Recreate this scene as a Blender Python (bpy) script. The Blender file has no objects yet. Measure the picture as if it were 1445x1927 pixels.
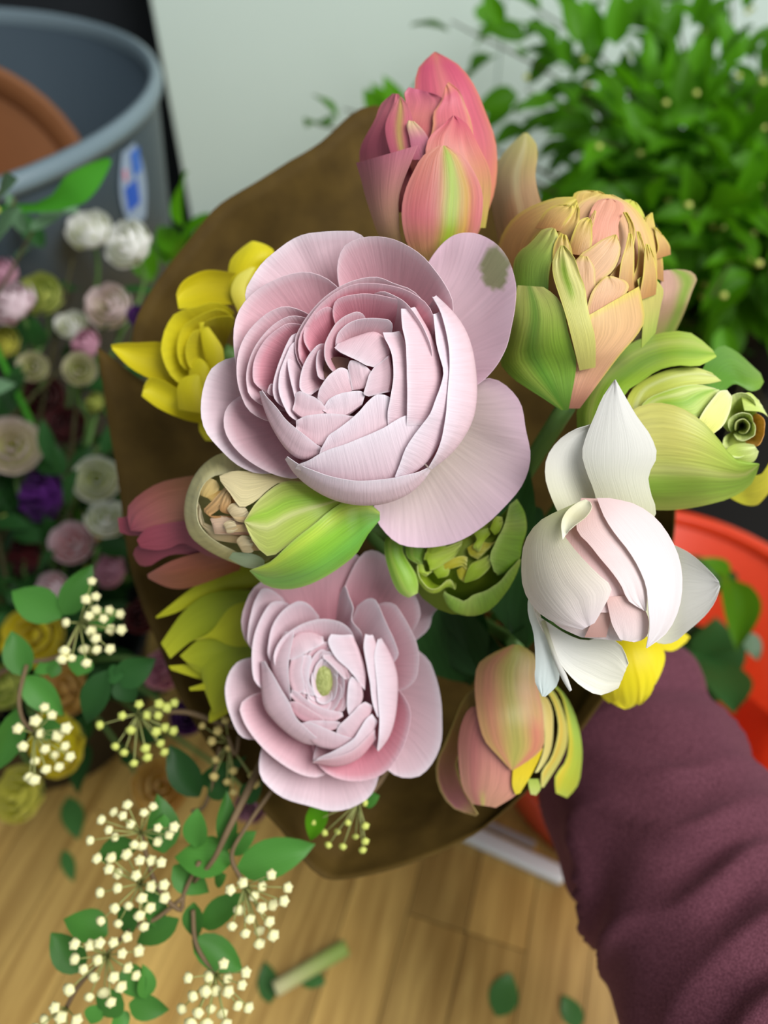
import bpy, math, random
from mathutils import Vector, Matrix, Euler, noise
from mathutils.bvhtree import BVHTree
random.seed(7)
sc = bpy.context.scene
COL = sc.collection

# ------------------------------------------------------------------ camera
PITCH = 46.0                      # degrees below the horizon
FPX = 27.0 / 36.0 * 1927.0        # focal length in pixels of the 1445x1927 frame
cam_d = bpy.data.cameras.new('camera')
cam_d.sensor_fit = 'VERTICAL'; cam_d.sensor_height = 36.0; cam_d.sensor_width = 27.0
cam_d.lens = 27.0; cam_d.clip_start = 0.01; cam_d.clip_end = 50
cam = bpy.data.objects.new('camera', cam_d); COL.objects.link(cam)
cam.location = (0, 0, 0.5)
cam.rotation_euler = (math.radians(90 - PITCH), 0, 0)
cam_d.dof.use_dof = True
cam_d.dof.focus_distance = 0.203
cam_d.dof.aperture_fstop = 6.6
sc.camera = cam
CM = Matrix.Translation(cam.location) @ Euler(cam.rotation_euler).to_matrix().to_4x4()

# ------------------------------------------------------------------ light
w = bpy.data.worlds.new('room_light'); sc.world = w; w.use_nodes = True
bg = w.node_tree.nodes['Background']
bg.inputs['Color'].default_value = (0.90, 0.97, 1.0, 1); bg.inputs['Strength'].default_value = 0.38
def area(name, loc, target, sx, sy, energy, color):
    l = bpy.data.lights.new(name, 'AREA'); l.shape = 'RECTANGLE'; l.size = sx; l.size_y = sy
    l.energy = energy; l.color = color
    o = bpy.data.objects.new(name, l); COL.objects.link(o); o.location = loc
    d = Vector(target) - Vector(loc)
    o.rotation_euler = d.to_track_quat('-Z', 'Y').to_euler()
    return o
area('window_daylight', (0.86, -0.30, 1.5), (0.0, 0.16, 0.35), 1.0, 1.1, 33, (1.0, 0.985, 0.975))
sc.view_settings.view_transform = 'Standard'
sc.view_settings.look = 'None'
sc.view_settings.exposure = 0.15
sc.view_settings.gamma = 1.0
sc.view_settings.use_curve_mapping = False

# ------------------------------------------------------------------ helpers
def px(u, v, d):
    """point seen at pixel (u, v) at depth d metres along the optical axis"""
    return CM @ Vector(((u - 722.5) / FPX * d, -(v - 963.5) / FPX * d, -d))
def px_on_z(u, v, z):
    a = CM.translation; b = px(u, v, 1.0) - a
    return a + b * ((z - a.z) / b.z)
def lin(c):
    return tuple(((x / 255.0) / 12.92 if x / 255.0 <= 0.04045 else ((x / 255.0 + 0.055) / 1.055) ** 2.4) for x in c[:3])
def mixc(a, b, k):
    k = max(0.0, min(1.0, k)); return tuple(a[i] + (b[i] - a[i]) * k for i in range(3))
def smooth(a, b, x):
    k = max(0.0, min(1.0, (x - a) / (b - a))); return k * k * (3 - 2 * k)

def tag(o, label, cat, group=None, kind=None):
    o['label'] = label; o['category'] = cat
    if group: o['group'] = group
    if kind: o['kind'] = kind
    return o
def thing(name, loc, label, cat, group=None):
    o = bpy.data.objects.new(name, None); COL.objects.link(o); o.location = loc
    o.empty_display_size = 0.01
    return tag(o, label, cat, group)
def wl(o):
    """world location of an object whose parents only translate"""
    p = Vector(o.location)
    while o.parent: o = o.parent; p = p + Vector(o.location)
    return p
# ---- what already stands where: exact surface tests so that stems, twigs and leaves find free room
GRIDC = 0.03; REG = {}; REG_BIG = []
def top_name(o):
    while o.parent: o = o.parent
    return o.name
def reg_add(verts, faces, owner):
    lo = [min(v[i] for v in verts) for i in range(3)]; hi = [max(v[i] for v in verts) for i in range(3)]
    e = [verts, faces, None, lo, hi, owner]
    a = [int(x // GRIDC) for x in lo]; b = [int(x // GRIDC) for x in hi]
    if (b[0] - a[0] + 1) * (b[1] - a[1] + 1) * (b[2] - a[2] + 1) > 600: REG_BIG.append(e); return
    for i in range(a[0], b[0] + 1):
        for j in range(a[1], b[1] + 1):
            for k in range(a[2], b[2] + 1): REG.setdefault((i, j, k), []).append(e)
def reg_hits(verts, faces, owner, skip=()):
    """how many surfaces of other things these faces would cut"""
    lo = [min(v[i] for v in verts) for i in range(3)]; hi = [max(v[i] for v in verts) for i in range(3)]
    a = [int(x // GRIDC) for x in lo]; b = [int(x // GRIDC) for x in hi]
    seen = set(); tree = None; n = 0
    def near():
        for e in REG_BIG: yield e
        for i in range(a[0], b[0] + 1):
            for j in range(a[1], b[1] + 1):
                for k in range(a[2], b[2] + 1):
                    for e in REG.get((i, j, k), ()): yield e
    for e in near():
        if id(e) in seen: continue
        seen.add(id(e))
        if e[5] == owner or e[5] in skip: continue
        if any(lo[i] > e[4][i] + 0.0002 or hi[i] < e[3][i] - 0.0002 for i in range(3)): continue
        if e[2] is None: e[2] = BVHTree.FromPolygons(e[0], e[1])
        if tree is None: tree = BVHTree.FromPolygons(verts, faces)
        if tree.overlap(e[2]): n += 1
    return n
def free_tube(name, mk, mat, parent, seg=8, tries=60, skip=(), extra=None):
    """mk(k) gives points and radii for try k; the first that cuts nothing is built (else the best)"""
    best = None
    for k in range(tries):
        pts, rad = mk(k); V, F = tube_geo(pts, [r + 0.0003 for r in rad], seg)
        n = reg_hits(V, F, top_name(parent), skip) + (extra(pts) if extra else 0)
        if best is None or n < best[0]: best = (n, pts, rad)
        if n == 0: break
    return tube(name, best[1], best[2], mat, parent, seg), best
def mesh_obj(name, verts, faces, mat, parent=None, uvs=None, cols=None, smooth_=True, kind=None, origin=None):
    off = wl(parent) if parent else Vector((0, 0, 0))
    org = Vector(origin) if origin is not None else off
    me = bpy.data.meshes.new(name)
    me.from_pydata([tuple(Vector(v) - org) for v in verts], [], faces)
    if smooth_:
        for p in me.polygons: p.use_smooth = True
    if uvs is not None:
        ul = me.uv_layers.new(name='uv'); 
        for lp in me.loops: ul.data[lp.index].uv = uvs[lp.vertex_index]
    if cols is not None:
        ca = me.color_attributes.new('Col', 'FLOAT_COLOR', 'POINT')
        for i, c in enumerate(cols): ca.data[i].color = (c[0], c[1], c[2], 1)
    if mat: me.materials.append(mat)
    o = bpy.data.objects.new(name, me); COL.objects.link(o)
    if parent: o.parent = parent
    reg_add([Vector(v) for v in verts], faces, top_name(o))
    o.location = org - off
    if kind: o['kind'] = kind
    return o

# ---- materials
def newmat(name):
    m = bpy.data.materials.new(name); m.use_nodes = True
    nt = m.node_tree; nt.nodes.clear()
    out = nt.nodes.new('ShaderNodeOutputMaterial')
    return m, nt, out
def N(nt, t, **kw):
    n = nt.nodes.new(t)
    for k, v in kw.items(): setattr(n, k, v)
    return n
def plain(name, rgb, rough=0.6, spec=0.4, var=0.12, scale=60, bump=0.0, bscale=200, trans=0.0, metallic=0.0):
    m, nt, out = newmat(name); L = nt.links.new
    p = N(nt, 'ShaderNodeBsdfPrincipled'); tc = N(nt, 'ShaderNodeTexCoord')
    no = N(nt, 'ShaderNodeTexNoise'); no.inputs['Scale'].default_value = scale; no.inputs['Detail'].default_value = 4
    L(tc.outputs['Object'], no.inputs['Vector'])
    mx = N(nt, 'ShaderNodeMixRGB'); c = lin(rgb)
    mx.inputs['Color1'].default_value = tuple(x * (1 - var) for x in c) + (1,)
    mx.inputs['Color2'].default_value = tuple(min(1, x * (1 + var)) for x in c) + (1,)
    L(no.outputs['Fac'], mx.inputs['Fac']); L(mx.outputs['Color'], p.inputs['Base Color'])
    p.inputs['Roughness'].default_value = rough; p.inputs['Specular IOR Level'].default_value = spec
    p.inputs['Metallic'].default_value = metallic
    if bump:
        n2 = N(nt, 'ShaderNodeTexNoise'); n2.inputs['Scale'].default_value = bscale
        L(tc.outputs['Object'], n2.inputs['Vector'])
        b = N(nt, 'ShaderNodeBump'); b.inputs['Strength'].default_value = bump; b.inputs['Distance'].default_value = 0.002
        L(n2.outputs['Fac'], b.inputs['Height']); L(b.outputs['Normal'], p.inputs['Normal'])
    if trans:
        t = N(nt, 'ShaderNodeBsdfTranslucent'); L(mx.outputs['Color'], t.inputs['Color'])
        ms = N(nt, 'ShaderNodeMixShader'); ms.inputs['Fac'].default_value = trans
        L(p.outputs[0], ms.inputs[1]); L(t.outputs[0], ms.inputs[2]); L(ms.outputs[0], out.inputs['Surface'])
    else:
        L(p.outputs[0], out.inputs['Surface'])
    return m
def petal_mat(name, trans=0.3, rough=0.55, streak=0.10, veins=46, bump=0.12, sheen=0.25, spec=0.3):
    """colour comes from the petal's own pigment (Col); fine veins run along its length"""
    m, nt, out = newmat(name); L = nt.links.new
    p = N(nt, 'ShaderNodeBsdfPrincipled'); at = N(nt, 'ShaderNodeAttribute'); at.attribute_name = 'Col'
    uv = N(nt, 'ShaderNodeUVMap'); uv.uv_map = 'uv'
    mp = N(nt, 'ShaderNodeMapping'); mp.inputs['Scale'].default_value = (veins, 2.2, 1)
    L(uv.outputs['UV'], mp.inputs['Vector'])
    no = N(nt, 'ShaderNodeTexNoise'); no.inputs['Scale'].default_value = 1.0; no.inputs['Detail'].default_value = 3
    L(mp.outputs['Vector'], no.inputs['Vector'])
    mr = N(nt, 'ShaderNodeMapRange'); mr.inputs['From Min'].default_value = 0.25; mr.inputs['From Max'].default_value = 0.75
    mr.inputs['To Min'].default_value = 1 - streak * 1.6; mr.inputs['To Max'].default_value = 1 + streak * 0.6
    L(no.outputs['Fac'], mr.inputs['Value'])
    mx = N(nt, 'ShaderNodeVectorMath', operation='SCALE'); L(at.outputs['Color'], mx.inputs[0]); L(mr.outputs['Result'], mx.inputs['Scale'])
    L(mx.outputs['Vector'], p.inputs['Base Color'])
    p.inputs['Roughness'].default_value = rough; p.inputs['Specular IOR Level'].default_value = spec
    p.inputs['Sheen Weight'].default_value = sheen; p.inputs['Sheen Roughness'].default_value = 0.4
    b = N(nt, 'ShaderNodeBump'); b.inputs['Strength'].default_value = bump; b.inputs['Distance'].default_value = 0.0006
    L(no.outputs['Fac'], b.inputs['Height']); L(b.outputs['Normal'], p.inputs['Normal'])
    t = N(nt, 'ShaderNodeBsdfTranslucent'); L(mx.outputs['Vector'], t.inputs['Color'])
    ms = N(nt, 'ShaderNodeMixShader'); ms.inputs['Fac'].default_value = trans
    L(p.outputs[0], ms.inputs[1]); L(t.outputs[0], ms.inputs[2]); L(ms.outputs[0], out.inputs['Surface'])
    return m
M = {}
M['ranun'] = petal_mat('ranunculus_petal', 0.30, 0.5, 0.05, 60, 0.25)
M['tulip'] = petal_mat('tulip_petal', 0.25, 0.42, 0.13, 34, 0.22, 0.1, 0.45)
M['white'] = petal_mat('white_petal', 0.30, 0.45, 0.03, 50, 0.2)
M['yellow'] = petal_mat('yellow_petal', 0.30, 0.5, 0.06, 30, 0.15)
M['soft'] = petal_mat('soft_bloom_petal', 0.3, 0.6, 0.06, 20, 0.1)
M['stem'] = plain('green_stem', (92, 130, 62), 0.5, 0.4, 0.2, 120)
M['branch'] = plain('green_brown_branch', (70, 66, 36), 0.7, 0.3, 0.25, 200)
M['twig'] = plain('brown_twig', (112, 92, 66), 0.7, 0.3, 0.25, 200)

# ---- splines and petals
def cr(p0, p1, p2, p3, t):
    return tuple(0.5 * (2 * b + (c - a) * t + (2 * a - 5 * b + 4 * c - d) * t * t + (3 * b - a - 3 * c + d) * t ** 3)
                 for a, b, c, d in zip(p0, p1, p2, p3))
def resample(pts, n, arc=True):
    """n points evenly along a smooth curve through pts"""
    if len(pts) == 1: return [tuple(pts[0])] * n
    if len(pts) == 2:
        return [tuple(a + (b - a) * i / (n - 1) for a, b in zip(*pts)) for i in range(n)]
    P = [tuple(2 * a - b for a, b in zip(pts[0], pts[1]))] + [tuple(p) for p in pts] + [tuple(2 * a - b for a, b in zip(pts[-1], pts[-2]))]
    fine = []
    S = 8
    for i in range(1, len(P) - 2):
        for k in range(S): fine.append(cr(P[i - 1], P[i], P[i + 1], P[i + 2], k / S))
    fine.append(P[-2])
    if not arc:
        m = len(fine) - 1; out = []
        for i in range(n):
            x = i / (n - 1) * m; j = min(int(x), m - 1); f = x - j
            out.append(tuple(a + (b - a) * f for a, b in zip(fine[j], fine[j + 1])))
        return out
    L = [0.0]
    for a, b in zip(fine, fine[1:]): L.append(L[-1] + math.sqrt(sum((x - y) ** 2 for x, y in zip(a[:2], b[:2]))) + 1e-9)
    out = []; j = 0
    for i in range(n):
        s = L[-1] * i / (n - 1)
        while j < len(L) - 2 and L[j + 1] < s: j += 1
        f = (s - L[j]) / (L[j + 1] - L[j]); f = max(0, min(1, f))
        out.append(tuple(a + (b - a) * f for a, b in zip(fine[j], fine[j + 1])))
    return out

def rc(i, n, k=0.75):
    e = max(0.0, (abs(2 * i / (n - 1) - 1) - 0.6) / 0.4); return k * e * e
STEMS = []
class Flower:
    """A bloom: pixel-space curves (through an offset/scale) at a real depth; heights h point at the lens."""
    def __init__(self, name, label, cat, T, depth, base, mat, ns=22, nt=14, thick=0.00016, group=None):
        self.T = T; self.D = depth; self.mat = mat; self.ns = ns; self.nt = nt; self.thick = thick
        self.base = base
        self.root = thing(name, self.w(base), label, cat, group)
        self.hfun = None
    def w(self, p, T=None):
        ox, oy, s = T or self.T
        u = ox + p[0] * s; v = oy + p[1] * s; h = (p[2] if len(p) > 2 else 0.0) * s
        return px(u, v, self.D * (1 - h / FPX))
    def grid(self, rows, col, T=None, ns=None, nt=None, ruf=0.0, name='petal', mat=None, cfun=None, seed=None, thick=None, label=None):
        ns = ns or self.ns; nt = nt or self.nt
        R = [resample(r, ns) for r in rows]
        C = [resample([r[i] for r in R], nt, arc=False) for i in range(ns)]
        sd = seed if seed is not None else random.random() * 100
        verts = []; uvs = []; cols = []
        for i in range(ns):
            s = i / (ns - 1)
            for j in range(nt):
                t = j / (nt - 1)
                p = list(C[i][j])
                if ruf:
                    e = max(smooth(0.45, 1, t), 0.7 * smooth(0.75, 1, abs(2 * s - 1)) * t)
                    p[2] += ruf * e * (noise.noise((s * 5 + sd, t * 1.5, sd)) * 1.6 + 0.7 * noise.noise((s * 13 + sd, t * 2, sd + 9)))
                    p[0] += ruf * 0.35 * e * noise.noise((s * 9 + sd, t * 3, sd + 3))
                    p[1] += ruf * 0.35 * e * noise.noise((s * 9 + sd, t * 3, sd + 6))
                verts.append(self.w(p, T)); uvs.append((s + sd, t))
                c = cfun(s, t, p) if cfun else pigment(col, s, t)
                cols.append(lin(c))
        faces = [(i * nt + j, (i + 1) * nt + j, (i + 1) * nt + j + 1, i * nt + j + 1) for i in range(ns - 1) for j in range(nt - 1)]
        o = mesh_obj(name, verts, faces, mat or self.mat, self.root, uvs, cols)
        md = o.modifiers.new('thickness', 'SOLIDIFY'); md.thickness = thick or self.thick; md.offset = 0
        es = o.modifiers.new('crisp_edge', 'EDGE_SPLIT'); es.split_angle = math.radians(50)
        if label: o['label'] = label
        return o
    def rim(self, rim, h, col, base=None, mid=None, hm=None, drop=40, cup=1.7, T=None, k=(0.4, 0.72), **kw):
        """petal given by its rim; mid (when given) is the widest line of a wall seen from outside"""
        b = base or self.base
        n = 13
        rr = resample([tuple(p) for p in rim], n)
        hs = h if isinstance(h, (list, tuple)) else None
        rw = []
        for i, p in enumerate(rr):
            s = 2 * i / (n - 1) - 1
            hh = (resample([(a,) * 2 for a in hs], n, arc=False)[i][0] if hs else h) - drop * abs(s) ** 2.4
            rw.append((p[0], p[1], hh))
        if mid is None:
            rows = [[b] * n]
            for q in k:
                rows.append([(b[0] + (p[0] - b[0]) * q, b[1] + (p[1] - b[1]) * q, b[2] + (p[2] - b[2]) * q ** cup) for p in rw])
            pv = rows[-1]
            rows.append([tuple(a + (b_ - a) * rc(i, n) for a, b_ in zip(p, q)) for i, (p, q) in enumerate(zip(rw, pv))])
        else:
            mm = resample([tuple(p) for p in mid], n)
            mw = [(p[0], p[1], hm) for p in mm]
            lo = [(b[0] + (p[0] - b[0]) * 0.7, b[1] + (p[1] - b[1]) * 0.7, b[2] + (p[2] - b[2]) * 0.42) for p in mw]
            up = []
            for a, c in zip(mw, rw):       # rounded shoulder between the widest line and the rim
                up.append((a[0] * 0.6 + c[0] * 0.4, a[1] * 0.6 + c[1] * 0.4, a[2] * 0.32 + c[2] * 0.68))
            rw = [tuple(a + (b_ - a) * rc(i, n, 0.4) for a, b_ in zip(p, q)) for i, (p, q) in enumerate(zip(rw, up))]
            rows = [[b] * n, lo, mw, up, rw]
            kw.setdefault('nt', self.nt + 4)
        return self.grid(rows, col, T=T, **kw)
    def shell(self, L, R, off, col, T=None, curl=0.0, belly=0.0, hfun=None, tip=0.0, **kw):
        """petal between two edges drawn base to tip, lying on the bloom's body (hfun) plus off"""
        hf = hfun or self.hfun
        n = 9
        a = resample(L, n); b = resample(R, n); rows = []
        for j in range(n):
            t = j / (n - 1); row = []
            for i in range(7):
                s = i / 6.0
                x = a[j][0] + (b[j][0] - a[j][0]) * s; y = a[j][1] + (b[j][1] - a[j][1]) * s
                wdt = math.hypot(a[j][0] - b[j][0], a[j][1] - b[j][1])
                e = (2 * s - 1) ** 2
                h = hf(x, y) + off + belly * wdt * (1 - e) + curl * e * t + tip * t * t * t
                row.append((x, y, h))
            rows.append(row)
        return self.grid(rows, col, T=T, **kw)
    def stem(self, p0, grip, r=0.0026, name='stem', mat=None, end=0.066):
        """stems close up towards the hand without crossing, then run on together"""
        STEMS.append((self.root, self.w(p0), r, mat or M['stem'], name, end))

def pigment(col, s, t):
    """col: dict b(ase) m(id) t(ip) plus optional edge=(rgb, k), stripe=(rgb, centre, width, k), flank"""
    if not isinstance(col, dict):
        return col
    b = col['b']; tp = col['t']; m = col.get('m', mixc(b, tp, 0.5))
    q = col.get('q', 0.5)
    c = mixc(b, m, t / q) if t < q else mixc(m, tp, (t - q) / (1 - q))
    if 'stripe' in col:
        for (rgb, c0, wd, k, *rg) in ([col['stripe']] if not isinstance(col['stripe'], list) else col['stripe']):
            f = math.exp(-((s - c0) / wd) ** 2) * k
            if rg: f *= smooth(rg[0], rg[0] + 0.15, t) * (1 - smooth(rg[1] - 0.15, rg[1], t))
            c = mixc(c, rgb, f)
    if 'edge' in col:
        rgb, k = col['edge'][:2]; wd = col['edge'][2] if len(col['edge']) > 2 else 0.12
        e = max(smooth(1 - 2 * wd, 1, abs(2 * s - 1)) * smooth(0.1, 0.4, t), smooth(1 - wd, 1, t))
        c = mixc(c, rgb, e * k)
    return c
def frame_along(pts):
    out = []
    up = Vector((0.13, 0.31, 0.94))
    for i in range(len(pts)):
        d = (pts[min(i + 1, len(pts) - 1)] - pts[max(i - 1, 0)]).normalized()
        x = d.cross(up)
        if x.length < 1e-4: x = d.cross(Vector((1, 0, 0)))
        x.normalize(); y = x.cross(d).normalized(); up = y
        out.append((x, y, d))
    return out
def tube_geo(pts, rad, seg=8, n=None):
    pts = [Vector(p) for p in pts]
    if n is None: n = max(len(pts) * 4, 6)
    Q = resample([tuple(p) + (r,) for p, r in zip(pts, rad)], n, arc=False) if len(pts) > 2 else resample([tuple(p) + (r,) for p, r in zip(pts, rad)], max(3, n // 3))
    P = [Vector(q[:3]) for q in Q]; fr = frame_along(P)
    V = []; F = []
    for i, (p, q) in enumerate(zip(P, Q)):
        for k in range(seg):
            a = 2 * math.pi * k / seg
            V.append(p + (fr[i][0] * math.cos(a) + fr[i][1] * math.sin(a)) * q[3])
    for i in range(len(P) - 1):
        for k in range(seg):
            F.append((i * seg + k, i * seg + (k + 1) % seg, (i + 1) * seg + (k + 1) % seg, (i + 1) * seg + k))
    F.append(tuple(range(seg - 1, -1, -1))); F.append(tuple((len(P) - 1) * seg + k for k in range(seg)))
    return V, F
def tube(name, pts, rad, mat, parent=None, seg=8, n=None):
    V, F = tube_geo(pts, rad, seg, n)
    return mesh_obj(name, V, F, mat, parent)
GRIP = px(880, 1135, 0.37)        # where the hand closes round the stems
HEART = px(760, 950, 0.235)       # middle of the bouquet's heads
AXIS = (GRIP - HEART).normalized()
def stem_grip(a, k=0.17):
    d = a - GRIP; d = d - AXIS * d.dot(AXIS)
    d2 = HEART - GRIP; d2 = d2 - AXIS * d2.dot(AXIS)
    return GRIP + (d - d2) * k
# ================================================================== room and table
def box_geo(x0, x1, y0, y1, z0, z1, bev=0.0):
    V = [(x, y, z) for z in (z0, z1) for y in (y0, y1) for x in (x0, x1)]
    F_ = [(0, 2, 3, 1), (4, 5, 7, 6), (0, 1, 5, 4), (1, 3, 7, 5), (3, 2, 6, 7), (2, 0, 4, 6)]
    return V, F_
def box(name, b, mat, parent=None, bevel=0.0, smooth_=False):
    V, F_ = box_geo(*b); o = mesh_obj(name, V, F_, mat, parent, smooth_=smooth_)
    if bevel:
        m = o.modifiers.new('soft_edge', 'BEVEL'); m.width = bevel; m.segments = 2
    return o
def lathe(name, prof, mat, parent=None, seg=48, at=(0, 0, 0), rot=None, origin=None, sq=1.0):
    V = []; F_ = []
    R = rot or Matrix.Identity(3)
    for (r, z) in prof:
        for k in range(seg):
            a = 2 * math.pi * k / seg
            V.append(Vector(at) + R @ Vector((r * math.cos(a), r * sq * math.sin(a), z)))
    for i in range(len(prof) - 1):
        for k in range(seg): F_.append((i * seg + k, i * seg + (k + 1) % seg, (i + 1) * seg + (k + 1) % seg, (i + 1) * seg + k))
    closed = prof[0] == prof[-1]
    if not closed and prof[0][0] > 1e-6: F_.append(tuple(range(seg - 1, -1, -1)))
    if not closed and prof[-1][0] > 1e-6: F_.append(tuple((len(prof) - 1) * seg + k for k in range(seg)))
    return mesh_obj(name, V, F_, mat, parent, origin=origin)

fl = box('floor', (-2.2, 2.4, -1.6, 2.0, -0.80, -0.76), plain('floor_concrete', (70, 70, 68), 0.8)); fl['kind'] = 'structure'
wb = box('wall_back', (-2.2, 2.4, 1.13, 1.18, -0.76, 2.2), plain('dark_painted_wall', (34, 38, 42), 0.85, 0.2, 0.1)); wb['kind'] = 'structure'

def wood_mat():
    m, nt, out = newmat('oiled_wood'); L = nt.links.new
    p = N(nt, 'ShaderNodeBsdfPrincipled'); tc = N(nt, 'ShaderNodeTexCoord'); oi = N(nt, 'ShaderNodeObjectInfo')
    cm = N(nt, 'ShaderNodeCombineXYZ'); ad = N(nt, 'ShaderNodeVectorMath', operation='ADD'); sc_ = N(nt, 'ShaderNodeMath', operation='MULTIPLY')
    sc_.inputs[1].default_value = 37.0; L(oi.outputs['Random'], sc_.inputs[0]); L(sc_.outputs[0], cm.inputs[0]); L(sc_.outputs[0], cm.inputs[2])
    L(tc.outputs['Object'], ad.inputs[0]); L(cm.outputs[0], ad.inputs[1])
    mp = N(nt, 'ShaderNodeMapping'); mp.inputs['Scale'].default_value = (90, 5, 90); L(ad.outputs[0], mp.inputs['Vector'])
    g = N(nt, 'ShaderNodeTexNoise'); g.inputs['Scale'].default_value = 1.6; g.inputs['Detail'].default_value = 5; g.inputs['Distortion'].default_value = 0.8
    L(mp.outputs[0], g.inputs['Vector'])
    b = N(nt, 'ShaderNodeTexNoise'); b.inputs['Scale'].default_value = 16; L(ad.outputs[0], b.inputs['Vector'])
    r = N(nt, 'ShaderNodeValToRGB'); e = r.color_ramp.elements
    e[0].position = 0.3; e[0].color = lin((176, 136, 66)) + (1,); e[1].position = 0.72; e[1].color = lin((232, 192, 108)) + (1,)
    L(g.outputs['Fac'], r.inputs['Fac'])
    hv = N(nt, 'ShaderNodeHueSaturation'); L(r.outputs['Color'], hv.inputs['Color'])
    mr = N(nt, 'ShaderNodeMapRange'); mr.inputs['To Min'].default_value = 0.76; mr.inputs['To Max'].default_value = 1.12
    L(oi.outputs['Random'], mr.inputs['Value']); L(mr.outputs[0], hv.inputs['Value'])
    m2 = N(nt, 'ShaderNodeMixRGB', blend_type='MULTIPLY'); m2.inputs['Fac'].default_value = 0.35
    L(hv.outputs[0], m2.inputs['Color1']); L(b.outputs['Fac'], m2.inputs['Color2'])
    L(m2.outputs[0], p.inputs['Base Color']); p.inputs['Roughness'].default_value = 0.42
    L(p.outputs[0], out.inputs['Surface'])
    return m
WOOD = wood_mat()
table = thing('work_table', (0.05, 0.45, 0), 'wooden work table with a strip wood top carrying the buckets and clippings', 'table')
table.rotation_euler = (0, 0, math.radians(-17))
def plank_mesh(ln, wd):
    V, F_ = box_geo(-wd / 2 + 0.0003, wd / 2 - 0.0003, -ln / 2 + 0.0003, ln / 2 - 0.0003, -0.03, 0)
    me = bpy.data.meshes.new('plank'); me.from_pydata(V, [], F_); me.materials.append(WOOD); return me
PW = 0.036; PL = [plank_mesh(l, PW) for l in (0.32, 0.44, 0.58)]; PLn = (0.32, 0.44, 0.58)
prn = random.Random(5)
for i in range(-21, 22):
    y = -0.74
    while y < 0.36:
        k = prn.randrange(3); ln = min(PLn[k], 0.40 - y)
        if ln < 0.1: break
        o = bpy.data.objects.new('plank', PL[k]); COL.objects.link(o); o.parent = table
        o.location = (i * PW, y + ln / 2, 0); o.scale = (1, ln / PLn[k], 1)
        y += ln
for sx in (-0.7, 0.7):
    for sy in (-0.66, 0.33):
        V, F_ = box_geo(sx - 0.035, sx + 0.035, sy - 0.035, sy + 0.035, -0.76, -0.03)
        me = bpy.data.meshes.new('leg'); me.from_pydata(V, [], F_); me.materials.append(WOOD)
        o = bpy.data.objects.new('leg', me); COL.objects.link(o); o.parent = table

# white board standing behind
wbd = thing('white_board', (0.5, 0.99, 0), 'plain white painted board standing upright behind the bouquet', 'board')
wm = plain('white_paint', (216, 234, 224), 0.55, 0.4, 0.03, 8)
box('panel', (-0.272, 0.14, 1.05, 1.068, -0.755, 0.75), wm, wbd, 0.002)
box('panel', (0.141, 1.2, 1.05, 1.068, -0.755, 0.75), wm, wbd, 0.002)
for x in (-0.22, 0.46, 1.14): box('foot', (x, x + 0.05, 1.0685, 1.11, -0.76, 0.3), plain('board_batten', (170, 160, 140), 0.7), wbd)
# ================================================================== pink ranunculus (large)
C1 = (360, 420, 660 / 1445.0); C2 = (480, 510, 440 / 1445.0)
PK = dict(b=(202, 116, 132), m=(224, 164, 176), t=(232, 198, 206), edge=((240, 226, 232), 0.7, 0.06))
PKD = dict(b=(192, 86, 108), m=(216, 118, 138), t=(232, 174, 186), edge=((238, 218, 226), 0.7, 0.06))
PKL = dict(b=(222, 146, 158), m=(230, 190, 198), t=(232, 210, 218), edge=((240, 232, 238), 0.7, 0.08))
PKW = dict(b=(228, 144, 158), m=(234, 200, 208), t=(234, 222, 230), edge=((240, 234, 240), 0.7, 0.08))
OUT = dict(b=(200, 196, 140), m=(214, 200, 190), t=(226, 198, 212), q=0.5)
F = Flower('ranunculus', 'large pale pink ranunculus with a dried green mark on one outer petal', 'ranunculus',
           C1, 0.205, (760, 690, -430), M['ranun'], 30, 14)
# open outer petals (frame C1)
F.rim([(200, 420), (205, 310), (270, 190), (330, 130), (400, 72), (500, 32), (570, 40), (650, 30), (740, 55), (800, 110)], -150, PKL, drop=30, cup=1.5, ruf=14)
def mark(s, t, p):
    c = pigment(dict(b=(222, 206, 180), m=(232, 206, 214), t=(240, 212, 226)), s, t)
    x, y = p[0], p[1]
    e = ((x - 1252) / 62.0) ** 2 + ((y - 185) / 92.0) ** 2 + 0.35 * noise.noise((x * 0.03, y * 0.03, 1))
    return mixc((160, 160, 122), c, smooth(0.75, 1.05, e))
F.rim([(960, 200), (985, 130), (1050, 65), (1130, 36), (1230, 68), (1300, 140), (1332, 210), (1336, 310), (1318, 430), (1285, 540), (1235, 620), (1180, 690), (1120, 740)],
      [-190, -180, -175, -170, -150, -165, -190], PKL, drop=10, cup=1.9, ruf=12, cfun=mark, ns=60, nt=40)
F.rim([(1180, 700), (1210, 655), (1255, 632), (1305, 655), (1345, 715), (1372, 790), (1382, 865), (1406, 905), (1392, 980), (1368, 1065), (1325, 1135), (1265, 1195), (1180, 1265), (1080, 1318), (950, 1338), (860, 1324), (790, 1282), (750, 1230), (770, 1175), (830, 1140)],
      [-240, -220, -230, -260, -300, -330, -330, -300], OUT, drop=0, cup=1.15, ruf=12, ns=44, nt=22)
F.rim([(200, 520), (140, 535), (85, 590), (48, 680), (38, 770), (60, 860), (120, 935), (200, 1000), (300, 1042), (420, 1058)], -190, PKL, drop=30, cup=1.5, ruf=12)
F.rim([(240, 680), (170, 715), (136, 790), (140, 860), (185, 935), (260, 995), (340, 1035), (440, 1052), (560, 1020)], -150, PK, drop=30, cup=1.5, ruf=6)
F.rim([(590, 235), (588, 160), (610, 112), (650, 78), (720, 56), (800, 58), (880, 85), (960, 142), (1030, 230), (1075, 310), (1092, 390), (1080, 470)], -75, PK, drop=40, cup=1.6, ruf=6)
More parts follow.
